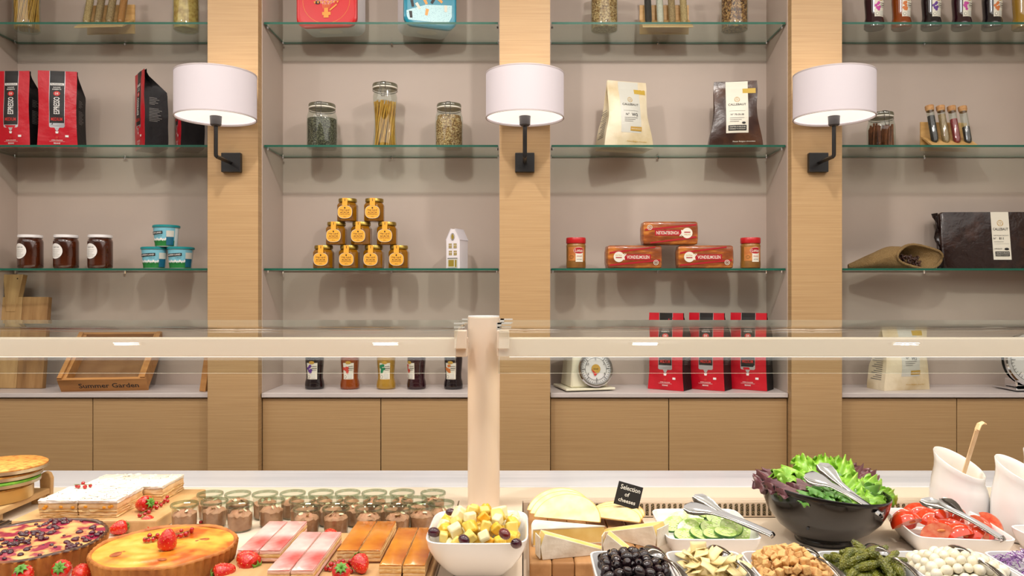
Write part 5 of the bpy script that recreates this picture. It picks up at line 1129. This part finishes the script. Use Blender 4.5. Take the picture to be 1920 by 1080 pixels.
for a in [(1500, 898, 1.90, 0, (20, 10, 60)), (1480, 903, 1.86, 0, (25, -10, 100)), (1510, 884, 1.93, 1, (60, 0, 10)), (1545, 882, 1.95, 1, (55, 0, -20)), (1520, 895, 1.92, 0, (35, 0, 30)), (1575, 888, 1.95, 0, (45, 10, -30)), (1590, 915, 1.86, 0, (25, 15, -40)), (1565, 918, 1.84, 0, (20, -8, 20)), (1620, 918, 1.90, 0, (30, 10, -60)), (1635, 930, 1.88, 1, (20, 20, -80)), (1610, 935, 1.82, 1, (25, 10, -20)), (1595, 945, 1.78, 1, (20, 0, -70)), (1560, 944, 1.78, 1, (22, 0, -90)), (1625, 945, 1.80, 1, (20, 10, -100)), (1540, 905, 1.90, 1, (30, 0, 0)), (1650, 935, 1.88, 1, (25, 25, -60))]: put_leaf('frilly bright green lettuce leaf in the black bowl', *a)
for a in [(1470, 920, 1.82, 3, (25, -10, 70)), (1490, 930, 1.79, 3, (20, 0, 80)), (1510, 918, 1.83, 3, (20, -5, 75)), (1600, 900, 1.95, 3, (40, 20, -40)), (1612, 905, 1.94, 3, (30, 20, -70)), (1448, 912, 1.86, 3, (50, -35, 20))]: put_leaf('purple-tinged lettuce leaf in the black bowl', *a)
for a in [(1520, 934, 1.77, 4, (25, 0, 70)), (1536, 930, 1.77, 4, (35, 0, 80)), (1565, 932, 1.78, 4, (30, 0, 90)), (1515, 946, 1.75, 5, (20, 0, 100)), (1585, 938, 1.76, 5, (30, 10, 40)), (1555, 940, 1.76, 5, (25, 0, 20)), (1580, 925, 1.80, 4, (20, 0, 110)), (1540, 945, 1.75, 5, (20, 5, 60))]: put_leaf('small smooth spinach leaf in the black bowl', *a)
for a in [(1540, 920, 1.84, 2, (10, 0, 40), 1.2), (1500, 925, 1.84, 2, (10, 0, 100), 1.2), (1580, 930, 1.84, 2, (10, 5, -40), 1.2), (1610, 928, 1.86, 2, (10, 15, -80), 1.2), (1560, 905, 1.90, 2, (15, 0, 0), 1.2), (1475, 912, 1.86, 2, (15, -10, 70))]: put_leaf('darker green lettuce leaf deep in the black bowl', *a)

# ------------------------------------------------------------------ tongs and spoons
def strip(b, pts, w_, th=.0012, mi=0):
    """flat metal strip along pts; w_ per-point half widths, sideways in the XY plane"""
    pts = [Vector(p) for p in pts]; rr = []
    for i, p in enumerate(pts):
        d = (pts[min(i + 1, len(pts) - 1)] - pts[max(i - 1, 0)]).normalized(); a = d.cross(Vector((0, -.72, .7))).normalized(); up = a.cross(d).normalized()
        dsh = .35 * w_[i]
        rr.append([tuple(p + a * w_[i] * s_ + up * (dsh * (s_ * s_ - .5) + q * th)) for s_, q in ((-1, 0), (-.5, 0), (0, 0), (.5, 0), (1, 0), (1, 1), (.5, 1), (0, 1), (-.5, 1), (-1, 1))])
    b.loft(rr, mi)
def tongs(label, j, e1, e2, group='steel serving tongs', head=.017):
    """j joint end, e1/e2 tips"""
    t = thing('serving_tongs', label, 'tongs', j, 0, group); J = Vector(j)
    for e, up in ((e1, 1), (e2, -1)):
        d = Vector(e) - J; b = MB(); n_ = 14; pts, ws = [], []
        for k in range(n_ + 1):
            f = k / n_; pts.append(d * f + Vector((0, 0, .006 * up * math.sin(PI * min(1, f * 1.2)) - (.008 * max(0, f - .72) / .28 * (1 if up > 0 else -.2)))))
            ws.append(.0075 if f < .68 else .0075 + (head - .0075) * math.sin(PI * min(1, (f - .68) / .40)) ** .8 if f < .97 else head * .35)
        strip(b, pts, ws); b.build('arm', steel, t)
    b = MB(); d1 = (Vector(e1) - J).normalized(); a = d1.cross(Vector((0, 0, 1))).normalized() * .0075
    b.grid(lambda u, v: tuple(a * (u * 2 - 1) - d1 * .006 * math.sin(PI * v) + (Vector((0, 0, .006)) * (1 - 2 * v))), 3, 6); b.build('spring_joint', steel, t, thick=.0012)
def P3(px, py, y): return (X(px, y), y, Z(py, y))
tongs('steel tongs lying across the cucumber dish', P3(1447, 1003, 1.70), P3(1282, 945, 1.80), P3(1300, 932, 1.86))
tongs('steel tongs resting on the lettuce in the black bowl', P3(1652, 966, 1.72), P3(1508, 886, 1.80), P3(1534, 872, 1.86), head=.02)
tongs('steel tongs lying across the tomato dish', P3(1878, 1010, 1.67), P3(1726, 932, 1.81), P3(1765, 936, 1.86))
def spoon(label, px, py, y, hx, hy, hyd, group='serving spoons'):
    p = Vector(P3(px, py, y)); h = Vector(P3(hx, hy, hyd)); t = thing('serving_spoon', label, 'spoon', tuple(p), 0, group); d = (h - p); dn = Vector((d.x, d.y, 0)).normalized(); sd = Vector((-dn.y, dn.x, 0)); L, Wd = .033, .021
    b = MB(); b.grid(lambda u, v: tuple(dn * (L * (1 - 2 * v)) * -1 + sd * Wd * (u * 2 - 1) * math.sqrt(max(0, 1 - (1 - 2 * v) ** 2)) + Vector((0, 0, .011 * (1 - (u * 2 - 1) ** 2) * math.sqrt(max(0, 1 - (1 - 2 * v) ** 2))))), 10, 14); b.build('bowl', steel, t, thick=.0012)
    b = MB(); s0_ = dn * L * .96; strip(b, [tuple(s0_ + (d - s0_) * (k / 8) + Vector((0, 0, .010 * math.sin(PI * k / 8)))) for k in range(9)], [.004, .0035, .0035, .004, .0045, .005, .006, .007, .006]); b.build('handle', steel, t)
for px, hx, l in ((1226, 1300, 'olive'), (1348, 1432, 'cheese flake'), (1512, 1598, 'crouton'), (1645, 1745, 'gherkin'), (1800, 1900, 'onion')):
    spoon('steel spoon resting upside down on the %s dish' % l, px, 1036 if l != 'gherkin' else 1033, 1.545, hx, 1105, 1.40)

# tell look-alikes in a dish apart by their order from the left
ORDW = 'leftmost second third fourth fifth sixth seventh eighth ninth tenth eleventh twelfth thirteenth fourteenth fifteenth sixteenth'.split()
byl = {}
for o in COL.objects:
    if not o.parent and o.get('group') in ('tomato wedges', 'cucumber slices', 'salad leaves'): byl.setdefault(o['label'], []).append(o)
for l, lst in byl.items():
    for k, o in enumerate(sorted(lst, key=lambda q: q.location.x / q.location.y)): o['label'] = l + ', ' + ORDW[k] + (' counted from the left' if k else ' of its kind')
